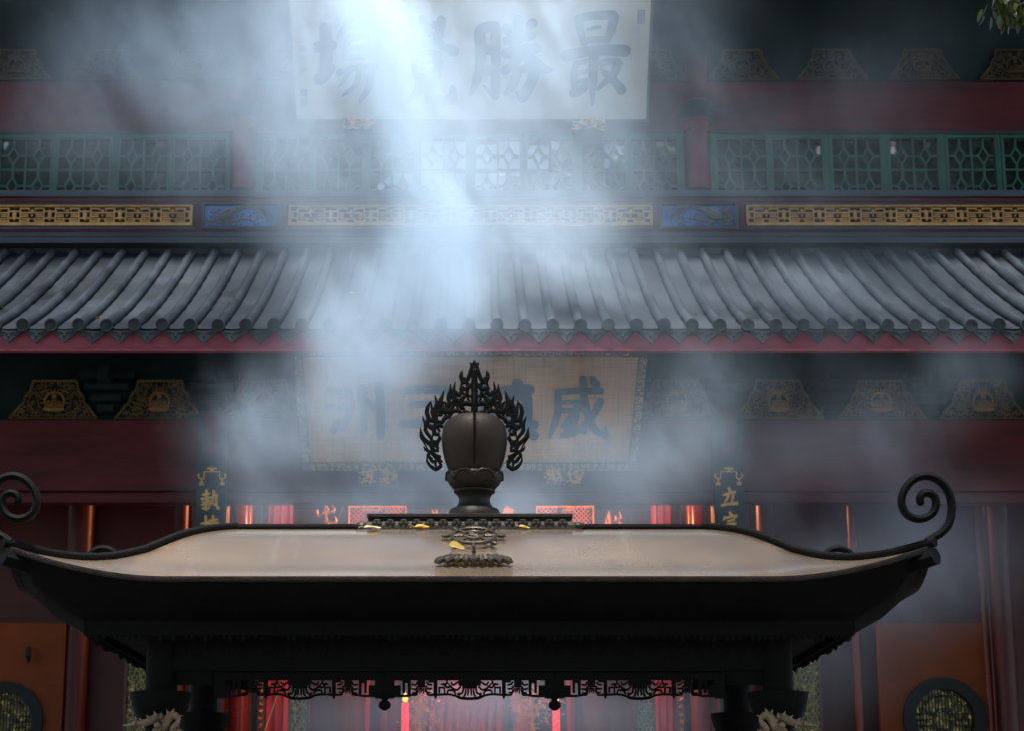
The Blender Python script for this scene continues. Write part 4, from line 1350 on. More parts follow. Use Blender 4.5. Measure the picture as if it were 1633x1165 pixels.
b.build("soffit", M['iron'], roofm)
for sx in (-1, 1):
    for sy in (-1, 1):
        pts, rad = [], []
        for k in range(30):
            d = -.012 + .672*k/29
            pts.append(Vector((BX + sx*(HX - d), BY + sy*(HY - d), zprof(d) + lift(d, 1) + .010)))
            rad.append(.0135 if k > 4 else .0155)
        b = MB(); b.tube(pts, rad, 10, up=(0, 0, 1))
        b.tube([pts[0] + Vector((0, 0, -.045)), pts[3] + Vector((0, 0, -.05)), pts[9] + Vector((0, 0, -.055))], [.03, .036, .03], 6)
        b.build("hip_ridge", M['iron'], roofm)
rg = [p + Vector((0, 0, .008)) for p in loop(.655)]
b = MB(); b.tube(rg + [rg[0]], .0115, 8, caps=False)
b.build("roof_top_ridge", M['iron'], roofm)
# corner scrolls
SCR = [(600, 815), (665, 775), (745, 725), (815, 640), (842, 530), (838, 410), (790, 290), (700, 205), (595, 172), (490, 197), (405, 272), (357, 375), (360, 470), (410, 550), (500, 590), (590, 580), (660, 530), (690, 450), (675, 375), (625, 340), (565, 345), (532, 385), (537, 425)]
yf = BY - HY + .01
pt_ = [P(1380 + a/6.13, 730 + c/6.13, yf) for a, c in SCR]
rot0 = Vector((pt_[1].x, yf, pt_[1].z))
cc = catmull([p - rot0 for p in pt_], 5)
sc_l = MB(); sc_l.tube(cc, lerps([.0135]*8 + [.0130]*8 + [.0125], len(cc)), 10, up=(0, 1, 0), flat=1.5)
sc_l.ball(cc[-1], .0135, 10, 6)
s0 = sc_l.build("corner_scroll", M['iron'], roofm, True)
offx = rot0.x - BX
for k, (sx, sy) in enumerate(((1, -1), (-1, -1), (1, 1), (-1, 1))):
    o = s0 if k == 0 else dup(s0, roofm)
    o.location = Vector((sx*offx, sy*(HY - .01), rot0.z))
    o.rotation_euler = (0, 0, 0) if sx > 0 else (0, 0, math.pi)
# fix parent offset: roof part sits at -root location
for o in [c for c in roofm.children if c.name.startswith("corner_scroll")]:
    o.location += Vector((BX, BY, 0))

# frieze, beams, ceiling plate
b = MB()
for sy in (-1, 1):
    b.box(BX - 1.262, BX + 1.262, BY + sy*.66 - (.03 if sy > 0 else 0), BY + sy*.66 + (.03 if sy < 0 else 0), 2.275, 2.322)
for sx in (-1, 1):
    b.box(BX + sx*1.262 - (.03 if sx > 0 else 0), BX + sx*1.262 + (.03 if sx < 0 else 0), BY - .629, BY + .629, 2.276, 2.321)
b.box(BX - 1.22, BX + 1.22, BY - .62, BY + .62, 2.296, 2.31)
rr = random.Random(6)
def teeth(p0, p1, n):
    for i in range(n):
        p = p0.lerp(p1, (i + .5)/n); L = rr.choice((.006, .009, .012, .02))
        t = (p1 - p0).normalized() * .0085
        b.tube([p + Vector((0, 0, .004)), p + Vector((0, 0, -L*.5)), p + Vector((0, 0, -L))], [.011, .009, .004], 6)
teeth(Vector((BX - 1.25, BY - .65, 2.275)), Vector((BX + 1.25, BY - .65, 2.275)), 120)
for sx in (-1, 1): teeth(Vector((BX + sx*1.25, BY - .62, 2.275)), Vector((BX + sx*1.25, BY + .62, 2.275)), 60)
b.build("frieze", M['iron'], burner)
b = MB()
PY = .53
b.box(BX - 1.05, BX + 1.05, BY - PY - .03, BY - PY + .03, 2.172, 2.296)
b.box(BX - 1.05, BX + 1.05, BY + PY - .03, BY + PY + .03, 2.236, 2.296)
for sx in (-1, 1): b.box(BX + sx*1.022 - .03, BX + sx*1.022 + .03, BY - PY + .031, BY + PY - .031, 2.205, 2.295)
# faint raised cloud work on the front beam
for i in range(44):
    x = BX - 1.0 + 2.0*i/43
    s = rr.uniform(.016, .024); a0 = rr.uniform(0, 6.28)
    b.tube([(x + s*(1.05-.8*t)*math.cos(a0 + t*6), BY - PY - .031, 2.235 + s*(1.05-.8*t)*math.sin(a0 + t*6)) for t in [k/8 for k in range(9)]], .0038, 5)
b.build("tie_beam", M['iron'], burner)

# openwork fringe hanging from the front beam
YF = BY - PY - .02
def fq(px, py): v = P(px, py, YF); return v
def half(mb, cx, s):
    K = mpp(1095, YF)
    def T(pts, w): 
        c = catmull([fq(cx + s*a, b_) for a, b_ in pts], 4)
        mb.tube(c, [max(.001, x*K/2) for x in lerps(w, len(c))], 6, flat=2.2, up=(0, 1, 0))
    def B(x0, x1, y0, y1, d=0.0):
        p0, p1 = fq(cx + s*x0, y1), fq(cx + s*x1, y0)
        mb.box(p0.x, p1.x, YF - .011 + d, YF + .011 - d, p0.z, p1.z)
    B(0, 136, 1072, 1083.5)
    # scroll panel with scalloped bottom
    B(0, 12, 1083.6, 1097, .0005); B(12, 18, 1083.6, 1092, .0008)
    T([(0, 1113), (14, 1112), (24, 1108), (36, 1106), (54, 1107)], [5, 5, 4, 4, 4])
    for pts in ([(18, 1086), (26, 1091), (30, 1086)], [(14, 1093), (20, 1099), (28, 1096), (35, 1088)], [(10, 1096), (12, 1104), (20, 1106)], [(2, 1097), (3, 1108)], [(6, 1098), (7, 1106), (10, 1110)], [(22, 1106), (26, 1100), (34, 1100), (36, 1106)], [(28, 1093), (36, 1095), (42, 1088)], [(16, 1110), (18, 1103)], [(36, 1084), (38, 1090), (46, 1090)]):
        T(pts, [3.4, 3.8, 2.6])
    B(47, 50, 1094, 1104, .001); B(39, 46.9, 1094, 1096.5, .0012); B(39, 41.5, 1096.6, 1104, .001)
    B(51.5, 57.5, 1083.6, 1109, .0004)
    T([(54.5, 1108), (54.5, 1113)], [6, 3])
    # block with E-shaped openings
    B(57.6, 66, 1083.6, 1087, .0009); B(57.6, 61, 1105, 1108, .0009)
    for pts in ([(60, 1091), (66, 1090), (69, 1086)], [(60, 1097), (67, 1097), (70, 1092)], [(62, 1103), (68, 1103), (69, 1098)], [(76, 1084), (74, 1090), (78, 1095), (75, 1100)], [(84, 1086), (86, 1091), (93, 1090)], [(83, 1093), (86, 1098), (93, 1097)], [(84, 1099), (86, 1104), (92, 1104)]):
        T(pts, [3.2, 3.6, 3])
    for k in range(5): T([(71 + 2.8*k, 1096), (71 + 2.8*k, 1103 + 2*(k % 2))], [3, 2])
    T([(58, 1107), (66, 1107), (68, 1103)], [3.6, 3.6, 3]); T([(94, 1107), (85, 1107), (84, 1103)], [3.6, 3.6, 3])
    B(71, 83, 1083.6, 1095, .0011)
    B(94, 98.5, 1083.6, 1109.5, .0004)
    # stepped corner and pendant block
    B(98.6, 103, 1083.6, 1088, .0009); B(103.1, 107, 1083.6, 1104, .001)
    B(98.6, 120, 1107, 1110.5, .0006); B(110, 119.9, 1092, 1106.9, .0009)
    B(120, 135.4, 1083.6, 1112.5, .0002)
    return mb
f = MB()
for c_ in (478, 749, 1020):
    for s in (-1, 1): half(f, c_, s)
f.build("fringe", M['iron'], burner)
for px in (613.5, 884.5):
    K = mpp(1115, YF); v = fq(px, 1111)
    b = MB(); b.lathe([(.001, .0), (9*K, .0), (9*K, -2*K), (4.5*K, -4*K), (4.5*K, -6*K), (8.5*K, -9*K), (9.6*K, -14*K), (8*K, -18*K), (3*K, -21.5*K), (.001, -22*K)], (v.x, YF, v.z + 1*K), 18, mod=lambda a, z: 1 + .05*math.cos(8*a))
    b.build("pendant", M['iron'], burner)
# brackets between fringe and pillars
for s in (-1, 1):
    for sy in (-1, 1):
        x0 = BX + s*.855; x1 = BX + s*1.0
        b = MB(); b.box(x0, x1, BY + sy*PY - .012, BY + sy*PY + .012, 2.125 if sy < 0 else 2.19, 2.172 if sy < 0 else 2.236)
        b.build("beam_bracket", M['iron'], burner)
# pillars with flared lotus bowls, dragons
bowl = None
for (s, sy) in ((1, -1), (-1, -1), (1, 1), (-1, 1)):
    X, Y = BX + s*1.022, BY + sy*PY
    b = MB(); b.lathe([(.052, 1.42), (.052, 1.9), (.047, 2.0), (.052, 2.09), (.052, 2.29)], (X, Y, 0), 20)
    for k in range(60):
        pass
    p = b.build("pillar", M['iron'], burner)
    b = MB()
    b.lathe([(.048, 1.985), (.058, 1.99), (.075, 2.015), (.090, 2.05), (.098, 2.085), (.101, 2.098), (.095, 2.1), (.086, 2.088), (.05, 2.05)], (X, Y, 0), 32, mod=lambda a, z: 1 + .025*abs(math.cos(4*a)))
    b.build("lotus_bowl", M['iron'], p)
    b = MB()
    b.tube([(X + .068*math.cos(t*.55), Y + .068*math.sin(t*.55), 1.45 + .018*t) for t in range(28)], lerps([.012, .024, .026, .022], 28), 8)
    b.build("coiled_dragon_tail", M['bronze_soot'], p)
def dragon(ox, oy, flip):
    G = 1.2
    Y0 = BY - PY - .09
    K = mpp(1150, Y0) / 6.8
    def q(a, c_, d=0):
        px = 1110 + a/6.8
        if flip: px = 1498 - px
        v = P(px, 1080 + c_/6.8, Y0); return v + Vector((0, d, 0))
    b = MB()
    def T(l):
        pts = catmull([q(a, c_, d) for a, c_, r, d in l], 5); b.tube(pts, [r*K*G for r in lerps([x[2] for x in l], len(pts))], 10)
    T([(850, 520, 20, .02), (880, 445, 36, .0), (935, 430, 40, -.01), (1000, 468, 38, -.01), (1090, 492, 32, 0), (1170, 492, 25, .01), (1240, 505, 17, .02), (1322, 508, 5, .03)])
    T([(690, 470, 18, -.02), (715, 425, 34, -.02), (765, 408, 42, -.02), (812, 460, 42, -.02), (842, 530, 40, -.02), (900, 610, 44, 0), (1000, 680, 46, .02), (900, 780, 46, .05)])
    T([(672, 440, 8, -.03), (700, 490, 24, -.03), (740, 545, 30, -.03), (770, 620, 34, -.02)])
    T([(1170, 470, 12, 0), (1185, 510, 16, 0)])
    for (a, c_, r, d) in ((915, 520, 40, -.03), (700, 520, 24, -.04), (1010, 425, 18, .01), (850, 470, 26, -.03)):
        b.ball(q(a, c_, d), r*K, 12, 8)
    for k in range(3): T([(920 - 30*k, 545, 10, -.04), (950 - 34*k, 590, 13, -.06), (960 - 36*k, 640, 4, -.05)])
    for (a, c_, da, dc) in ((760, 380, -30, -45), (800, 395, 20, -50), (690, 430, -50, -20), (930, 405, 30, -40), (1000, 445, 40, -35), (1080, 468, 45, -28), (880, 430, -10, -55), (700, 560, -55, 20), (1060, 520, 30, 40)):
        T([(a, c_ + 12, 14, -.03), (a + da*.5, c_ + dc*.6, 9, -.03), (a + da, c_ + dc, 2, -.025)])
    b.build("dragon_head", M['bronze_pale'], burner)
dragon(0, 0, False); dragon(0, 0, True)
# basin and legs below
b = MB(); b.grid([rect(1.0, .5, .55), rect(1.12, .6, .75), rect(1.16, .62, 1.2), rect(1.2, .66, 1.36), rect(1.24, .70, 1.40), rect(1.24, .70, 1.44), rect(1.1, .58, 1.44), rect(1.05, .54, 1.2), rect(1.0, .5, 1.15), rect(.01, .01, 1.15)], False, True)
b.build("basin", M['iron'], burner)
for s in (-1, 1):
    for sy in (-1, 1):
        b = MB(); b.tube(catmull([(BX + s*.9, BY + sy*.45, .7), (BX + s*1.0, BY + sy*.52, .45), (BX + s*.92, BY + sy*.47, .18), (BX + s*1.0, BY + sy*.52, .0)], 5), lerps([.14, .12, .08, .12], 16), 12)
        b.build("leg", M['iron'], burner)

# ridge platform with petals
b = MB()
zpl = 2.752
def rloop(hx, hy, z, n=1): return [Vector((BX - hx, BY - hy, z)), Vector((BX + hx, BY - hy, z)), Vector((BX + hx, BY + hy, z)), Vector((BX - hx, BY + hy, z))]
b.grid([rloop(.40, .20, 2.68), rloop(.395, .195, 2.712), rloop(.36, .17, 2.732), rloop(.352, .165, 2.738), rloop(.352, .165, 2.742), rloop(.366, .178, 2.745), rloop(.366, .178, zpl + .003), rloop(.36, .17, zpl + .006), rloop(.01, .01, zpl + .006)], False, True)
for i in range(15):
    x = BX - .33 + .66*i/14
    for (dx) in (-.009, .009):
        b.ball((x + dx, BY - .184, 2.718), (.0115, .016, .0095), 8, 5); b.ball((x + dx, BY + .184, 2.718), (.0115, .016, .0095), 8, 5)
    b.ball((x, BY - .176, 2.728), (.017, .016, .009), 8, 5); b.ball((x, BY + .176, 2.728), (.017, .016, .009), 8, 5)
for sx in (-1, 1): b.ball((BX + sx*.385, BY - .18, 2.712), (.024, .02, .014), 10, 6)
b.build("ridge_platform", mat("platform_bronze", (0.05, 0.043, 0.034), 0.5, 0.5, 0.35, 14, 0.3, 110), burner)

# finial: neck, lotus cup, jewel, four flame fins
KF = mpp(700, BY)
def zf(py): return wz(py, BY)
b = MB()
b.lathe([(44*KF, zpl + .004), (43*KF, zf(821)), (40*KF, zf(816)), (38*KF, zf(812)), (36*KF, zf(811)), (29*KF, zf(808)), (25*KF, zf(801)), (24.5*KF, zf(795)), (27*KF, zf(789)), (31*KF, zf(786)), (33*KF, zf(784)), (33*KF, zf(781.5)), (31*KF, zf(780))], (BX + .016, BY, 0), 40)
fin0 = b.build("finial_neck", M['bronze_soot'], burner)
b = MB()
b.lathe([(30*KF, zf(781)), (34*KF, zf(778)), (39*KF, zf(772)), (42.5*KF, zf(764)), (43.5*KF, zf(757)), (41.5*KF, zf(754)), (38*KF, zf(756))], (BX + .016, BY, 0), 64, mod=lambda a, z: 1 + .05*abs(math.cos(4*a)) * min(1, max(0, (z - zf(780)) / (zf(757) - zf(780)))))
for k in range(8):
    a0 = math.pi/8*2*k + math.pi/8
    pts = []
    for j in range(9):
        t = -1 + 2*j/8
        a = a0 + math.pi/4*(t*.5) + 0
        hgt = zf(753.5) - abs(t)**2.2 * (zf(753.5) - zf(765))
        rr_ = (44.5)*KF
        pts.append((BX + .016 + rr_*math.cos(a), BY + rr_*math.sin(a), hgt - (.004 if abs(t) < .15 else 0)))
    b.tube(pts, .0055, 6)
b.build("lotus_cup", M['bronze_soot'], burner)
b = MB()
b.lathe([(35*KF, zf(760)), (40*KF, zf(752)), (44*KF, zf(742)), (48*KF, zf(730)), (50.5*KF, zf(718)), (52*KF, zf(705)), (52*KF, zf(694)), (50*KF, zf(683)), (46*KF, zf(674)), (40*KF, zf(667.5)), (31*KF, zf(663)), (19*KF, zf(660.5)), (.001, zf(659.5))], (BX + .016, BY, 0), 48)
b.build("finial_jewel", mat("jewel_bronze", (0.026, 0.017, 0.009), 0.58, 0.3, 0.4, 5, 0.12, 80, stretch=(1, 1, .25)), burner)
FS = 957 / 230.0
def fp(a, c_):
    """left-half flame coordinates of the photographed fin -> radial x, height z"""
    px = 640 + a / FS
    v = P(px, 560 + c_ / FS, BY)
    return Vector((-(v.x - (BX + .016)), 0, v.z))
FL = [([(268,752),(232,778),(196,760),(172,725),(170,690)], [22,24,20,14,3]), ([(268,735),(250,708),(258,690)], [20,16,10]),
      ([(232,770),(222,735),(196,712)], [12,14,12]), ([(205,715),(178,690),(188,665),(160,648),(148,622)], [18,20,20,16,3]), ([(262,700),(235,690),(205,672),(185,660)], [22,22,20,18]),
      ([(250,655),(232,655),(208,648),(190,610),(165,590),(140,560),(126,502)], [20,20,22,24,22,20,3]), ([(190,560),(210,600),(235,612)], [14,18,20]), ([(235,640),(240,600),(255,575),(250,560)], [16,22,22,16]),
      ([(178,650),(150,600),(128,560),(128,500)], [6,12,14,3]), ([(255,545),(225,545),(218,505),(250,488),(278,500)], [20,24,26,26,18]), ([(222,520),(190,500),(158,470),(140,426)], [22,24,20,3]),
      ([(190,560),(165,530),(158,480)], [20,22,18]), ([(160,490),(180,450),(170,400),(178,360),(200,325)], [20,26,26,20,3]), ([(172,420),(195,455),(228,458)], [22,26,24]), ([(228,490),(225,430),(205,390),(198,330)], [22,24,18,4]),
      ([(228,458),(265,470),(290,440),(315,432),(330,452),(318,470)], [24,24,26,24,18,10]), ([(228,440),(225,380),(235,340),(220,286)], [22,26,22,3]), ([(232,385),(258,400),(275,385)], [18,24,22]), ([(262,430),(258,380),(255,340),(270,300),(284,252)], [22,28,28,20,3]),
      ([(268,372),(300,395),(330,385)], [26,34,26]), ([(318,430),(335,400),(362,390),(390,400),(385,425)], [18,26,26,22,12]), ([(300,385),(318,340),(310,300),(325,260),(326,210)], [22,24,20,20,3]), ([(278,330),(295,345),(300,365)], [10,18,20]),
      ([(330,385),(345,350),(350,310),(345,270),(358,196)], [22,22,24,24,3]), ([(318,320),(340,290),(352,265)], [14,20,20]), ([(395,420),(420,400),(445,405),(468,410)], [18,24,24,20]), ([(345,325),(375,320),(395,340),(415,300)], [16,20,22,18]), ([(360,260),(385,290),(400,250),(395,225)], [16,22,22,14]),
      ([(465,350),(430,342),(405,352),(400,375),(425,382)], [26,30,28,22,10]), ([(405,355),(392,325),(415,300),(435,280),(440,240)], [18,20,22,22,18]), ([(380,300),(405,265),(385,240)], [16,18,12]), ([(405,235),(430,250),(445,230)], [18,26,22]),
      ([(418,215),(398,170),(400,140),(408,126)], [28,26,18,3]), ([(412,180),(435,190),(450,160),(462,120),(468,78)], [20,24,24,22,6]), ([(440,245),(460,225),(474,200)], [22,22,16]), ([(425,205),(445,215),(452,240)], [20,18,20]), ([(466,110),(458,85),(456,72)], [14,8,2]), ([(474,110),(478,90),(479,64)], [18,14,3]),
      ([(474,420),(474,330),(475,220),(476,120)], [22,20,20,16])]
# inner lacework between the jewel and the flame tips
INN = [(268, 752), (256, 690), (250, 630), (250, 570), (262, 510), (285, 460), (325, 425), (370, 405), (415, 385), (455, 360), (468, 300)]
OUT = [(190, 735), (172, 660), (150, 600), (146, 530), (165, 460), (190, 390), (230, 350), (275, 310), (330, 270), (370, 240), (420, 170)]
r5 = random.Random(12)
def along(L, t):
    t = max(0, min(.9999, t))*(len(L) - 1); k = int(t); q = t - k
    return L[k][0]*(1-q) + L[k+1][0]*q, L[k][1]*(1-q) + L[k+1][1]*q
for k in range(12):
    t = k/11
    p = []
    for u, dt in ((0, 0), (.35, .035*(-1)**k), (.7, .01), (1.0, .05)):
        a, c2 = along(INN, t + dt), along(OUT, t + dt)
        p.append((a[0]*(1-u) + c2[0]*u + r5.uniform(-4, 4), a[1]*(1-u) + c2[1]*u + r5.uniform(-4, 4)))
    FL.append((p, [17, 13, 16, 8]))
for u in (.45,):
    FL.append(([tuple(along(INN, t/16)[i]*(1-u-.06*(-1)**t) + along(OUT, t/16)[i]*(u+.06*(-1)**t) for i in (0, 1)) for t in range(0, 17)], [12, 17, 11, 17, 11, 17, 10]))
b = MB()
for pts, wd in FL:
    c_ = catmull([fp(*q) for q in pts], 5)
    b.tube(c_, [max(.0008, x/FS*KF/2*1.2) for x in lerps(wd, len(c_))], 8, up=(0, 1, 0), flat=.55)
fin = b.build("flame_fin", M['iron'], burner, True)
for k in range(4):
    o = fin if k == 0 else dup(fin, burner)
    o.location = (.016, 0, 0); o.rotation_euler = (0, 0, k*math.pi/2)

# emblem on the front slope: eight-spoked wheel on a lotus
d0 = .468
y0 = BY - HY + d0
th = math.atan2(zprof(.56) - zprof(.36), .20)
A, B_, N_ = Vector((1, 0, 0)), Vector((0, math.cos(th), math.sin(th))), Vector((0, -math.sin(th), math.cos(th)))
O = Vector((BX + .014, y0, zprof(d0))) + N_*.014
def L3(a, c_, h=0.0): return O + A*a + B_*c_ + N_*h
em = MB()
rw = .0745
def circ(r, h, tr, n=40): em.tube([L3(r*math.cos(2*math.pi*k/n), r*math.sin(2*math.pi*k/n), h) for k in range(n+1)], tr, 8, caps=False)
circ(rw, 0, .0068); circ(.034, .003, .0055)
for k in range(8):
    a = math.pi/4*k
    em.tube([L3(.036*math.cos(a), .036*math.sin(a)), L3(rw*math.cos(a), rw*math.sin(a))], .0052, 6)
    em.tube([L3(.082*math.cos(a), .082*math.sin(a)), L3(.09*math.cos(a), .09*math.sin(a)), L3(.102*math.cos(a), .102*math.sin(a)), L3(.112*math.cos(a), .112*math.sin(a))], [.0045, .008, .008, .0035], 8)
emb = em.build("wheel_emblem", M['bronze_mid'], burner)
s_ = .0145
mj = MB()
for l in ([(0, s_), (0, -s_)], [(-s_, 0), (s_, 0)], [(0, s_), (-s_, s_)], [(s_, 0), (s_, s_)], [(0, -s_), (s_, -s_)], [(-s_, 0), (-s_, -s_)]):
    mj.tube([L3(a, c_, .004) for a, c_ in l], .0034, 6)
mj.build("wheel_symbol", M['bronze_mid'], emb)
lt = MB()
def L4(a, c_, h=0.0):
    d = .315 + c_*.86
    return Vector((BX + .014 + a, BY - HY + d, zprof(d))) + N_*(h + .008)
for row, (n, c_, wd, ln, ww) in enumerate(((9, -.030, .116, .032, .0130), (8, -.016, .10, .028, .0115), (7, -.004, .084, .024, .010))):
    for i in range(n):
        t = -1 + 2*i/(n-1)
        a = t*wd
        lt.tube([L4(a - t*.022, c_ + .022, .006), L4(a - t*.008, c_ + .008, .012), L4(a + t*.006, c_ - .008 + abs(t)*.006, .010), L4(a + t*.016, c_ - ln*.45 + abs(t)*.016, .004)], [.006, ww, ww*.95, .003], 8)
lt.build("lotus_emblem", M['bronze_mid'], burner)

# ================================================================== fallen leaves
def leaf(loc, size, rot, label, m, cat="leaf", grp=None, curl=.35):
    mb = MB(); rows = []
    n = 9
    for i in range(n + 1):
        t = i / n
        wv = .36 * math.sin(math.pi * min(1, t**.75)) * (1 - .25*t)
        rows.append([Vector(((t - .5), s*wv, curl*(abs(s)*wv*1.1)**1.2 + curl*.5*(t - .5)**2 + .03*math.sin(7*t + s*2))) * size for s in (-1, -.5, 0, .5, 1)])
    mb.grid(rows)
    mb.tube([Vector((-.5, 0, curl*.12)) * size, Vector((-.68, .03, curl*.2)) * size, Vector((-.82, .02, .02)) * size], size*.018, 5)
    o = mb.build("fallen_leaf", m)
    o.location = loc; o.rotation_euler = rot
    tag(o, label, cat, grp)
    return o
def broof(px, py):
    """where a photographed leaf lies on the burner's front slope"""
    best = None
    for k in range(160):
        d = .02 + .66*k/160; v = P(px, py, BY - HY + d); e = abs(v.z - zprof(d))
        if best is None or e < best[0]: best = (e, d, v)
    _, d, v = best
    return Vector((v.x, BY - HY + d, zprof(d) + .006)), math.atan2(zprof(d + .03) - zprof(d - .03), .06)
lyg = "yellow leaves on the burner roof"
v, s = broof(728, 882); leaf(v + Vector((0, -.012, .012)), .058, (s + R(14), R(12), R(8)), "pale yellow curled leaf lying across the lotus of the wheel emblem", M['leaf_y'], "leaf", lyg, .8)
v, s = broof(594, 846); leaf(v + Vector((0, 0, .004)), .06, (s, 0, R(12)), "pale leaf lying along the roof top left of the platform", mat("pale_leaf", (.85, .72, .42), .6), "leaf", lyg, .5)
leaf(Vector((P(673, 840, 7.0).x, 7.0, zprof(.60) + .008)), .052, (R(24), 0, R(-4)), "bright orange yellow leaf against the petals left of the finial", mat("orange_leaf", (.9, .50, .04), .6), "leaf", lyg, .7)
leaf(Vector((P(836, 841, 7.0).x, 7.0, zprof(.60) + .008)), .04, (R(24), R(6), R(14)), "cream and yellow leaf against the petals right of the finial", M['leaf_y'], "leaf", lyg, .7)
def troof(px, py):
    best = None
    for k in range(300):
        Y = YE + 3.8*k/300; v = P(px, py, Y); e = abs(v.z - (roofz(Y) - .03))
        if best is None or e < best[0]: best = (e, v)
    return best[1] + Vector((0, -.01, .02))
tg = "small dry leaves scattered on the tiled roof"
for i, (px, py, sz, lab) in enumerate(((561, 471, .075, "yellow leaf high on the tiles left of the bright smoke"), (549, 497, .06, "yellow leaf low on the tiles left of the bright smoke"), (1108, 507, .08, "orange yellow leaf on the tiles right of the finial"), (4, 495, .07, "pale leaf on the tiles at the far left"), (155, 512, .07, "pale leaf by the eave tiles, left part of the roof"), (188, 508, .03, "tiny pale leaf between two tile rows at left"), (1187, 449, .03, "tiny white leaf high on the right part of the tiles"), (463, 522, .045, "small pale leaf at the eave edge left of centre"), (1291, 521, .04, "small pale leaf at the eave edge right of centre"))):
    leaf(troof(px, py), sz, (R(26), R(10*i % 30), R(37*i)), lab, M['leaf_y'], "leaf", tg, .5)

# ================================================================== trees
def tree(base, H, crown_c, crown_r, n, leaf_s, label, m, seed, branch=None, name="offscreen_tree"):
    r2 = random.Random(seed)
    root = thing(name, base, label, "tree", None)
    t = MB()
    b0 = Vector(base)
    top = Vector(crown_c)
    c_ = catmull([b0, b0.lerp(top, .35) + Vector((r2.uniform(-.3, .3), r2.uniform(-.3, .3), 0)), b0.lerp(top, .7) + Vector((r2.uniform(-.4, .4), 0, 0)), top], 5)
    t.tube(c_, lerps([H*.026, H*.018, H*.012, H*.004], len(c_)), 10)
    tips = []
    for k in range(14):
        p = c_[r2.randint(len(c_)//2, len(c_) - 2)]
        e_ = Vector(crown_c) + Vector((r2.uniform(-1, 1)*crown_r[0]*.8, r2.uniform(-1, 1)*crown_r[1]*.8, r2.uniform(-.8, .8)*crown_r[2]))
        t.tube(catmull([p, p.lerp(e_, .5) + Vector((0, 0, H*.03)), e_], 4), lerps([H*.008, H*.005, H*.0015], 9), 6)
        tips.append(e_)
    if branch:
        t.tube(catmull(branch, 6), lerps([.05, .03, .012, .004], 6*(len(branch)-1)+1), 7)
    t.build("trunk", M['bark'], root)
    f = MB()
    def lf(p, s):
        a, el, ro = r2.uniform(0, 6.28), r2.uniform(-1.2, .3), r2.uniform(0, 6.28)
        d = Vector((math.cos(a)*math.cos(el), math.sin(a)*math.cos(el), math.sin(el)))
        w_ = d.orthogonal().normalized(); w_ = (w_*math.cos(ro) + d.cross(w_)*math.sin(ro))
        f.add([p, p + d*s*.35 + w_*s*.22, p + d*s*.75 + w_*s*.17, p + d*s, p + d*s*.75 - w_*s*.17, p + d*s*.35 - w_*s*.22], [(0, 1, 2, 3, 4, 5)])
    # clumps round branch tips, with gaps between
    cl = []
    for k in range(34):
        u = Vector((r2.gauss(0, 1), r2.gauss(0, 1), r2.gauss(0, 1))).normalized() * (r2.random()**.4)
        cl.append(Vector(crown_c) + Vector((u.x*crown_r[0], u.y*crown_r[1], u.z*crown_r[2])))
    cl += tips
    for i in range(n):
        c0 = r2.choice(cl)
        p = c0 + Vector((r2.gauss(0, .2)*crown_r[0], r2.gauss(0, .2)*crown_r[1], r2.gauss(0, .16)*crown_r[2]))
        lf(p, leaf_s*r2.uniform(.7, 1.3))
    if branch:
        r3 = random.Random(seed + 1)
        cb = catmull(branch, 8)
        for i in range(170):
            k = r3.randint(len(cb)//3, len(cb) - 1)
            p = cb[k] + Vector((r3.gauss(0, .045), r3.gauss(0, .05), r3.gauss(-.02, .035)))
            el = r3.uniform(-1.5, -.7); a = r3.uniform(0, 6.28); ro = r3.uniform(0, 6.28); s = r3.uniform(.06, .095)
            d = Vector((math.cos(a)*math.cos(el), math.sin(a)*math.cos(el), math.sin(el)))
            w_ = d.orthogonal().normalized(); w_ = (w_*math.cos(ro) + d.cross(w_)*math.sin(ro)); nn = d.cross(w_)*s*.06
            f.add([p, p + d*s*.3 + w_*s*.2 + nn, p + d*s*.7 + w_*s*.17 + nn, p + d*s, p + d*s*.7 - w_*s*.17 + nn, p + d*s*.3 - w_*s*.2 + nn], [(0, 1, 2, 3), (0, 3, 4, 5)])
    f.build("crown", m, root)
    return root
bp0 = P(1640, -40, 9.0)
tree((4.6, 9.6, 0), 8, (4.9, 9.6, 7.6), (1.3, 1.4, 1.2), 2600, .11, "leafy tree whose hanging green twigs enter the top right corner", M['leaf_g'], 21,
     [Vector((4.75, 9.5, 6.9)), Vector((3.6, 9.2, 6.7)), P(1660, -14, 9.0), P(1598, -4, 9.0)] , "overhanging_tree")
for i, (x, y, h, rx, rz) in enumerate(((-10.5, -10, 28, 6.2, 9.5), (-4.9, -12, 25, 3.4, 8.5), (6.4, -11, 26, 4.2, 9), (13, -10, 28, 6.4, 9.5))):
    tree((x, y, 0), h, (x, y, h*.62), (rx, 3.5, rz), 12500, .8, ["tall dark tree far left behind the viewer, mirrored in the windows", "tall dark tree just left behind the viewer, mirrored in the windows", "tallest dark tree just right behind the viewer, mirrored in the windows", "broad dark tree far right behind the viewer, mirrored in the windows"][i], M['leaf_d'], 40 + i)

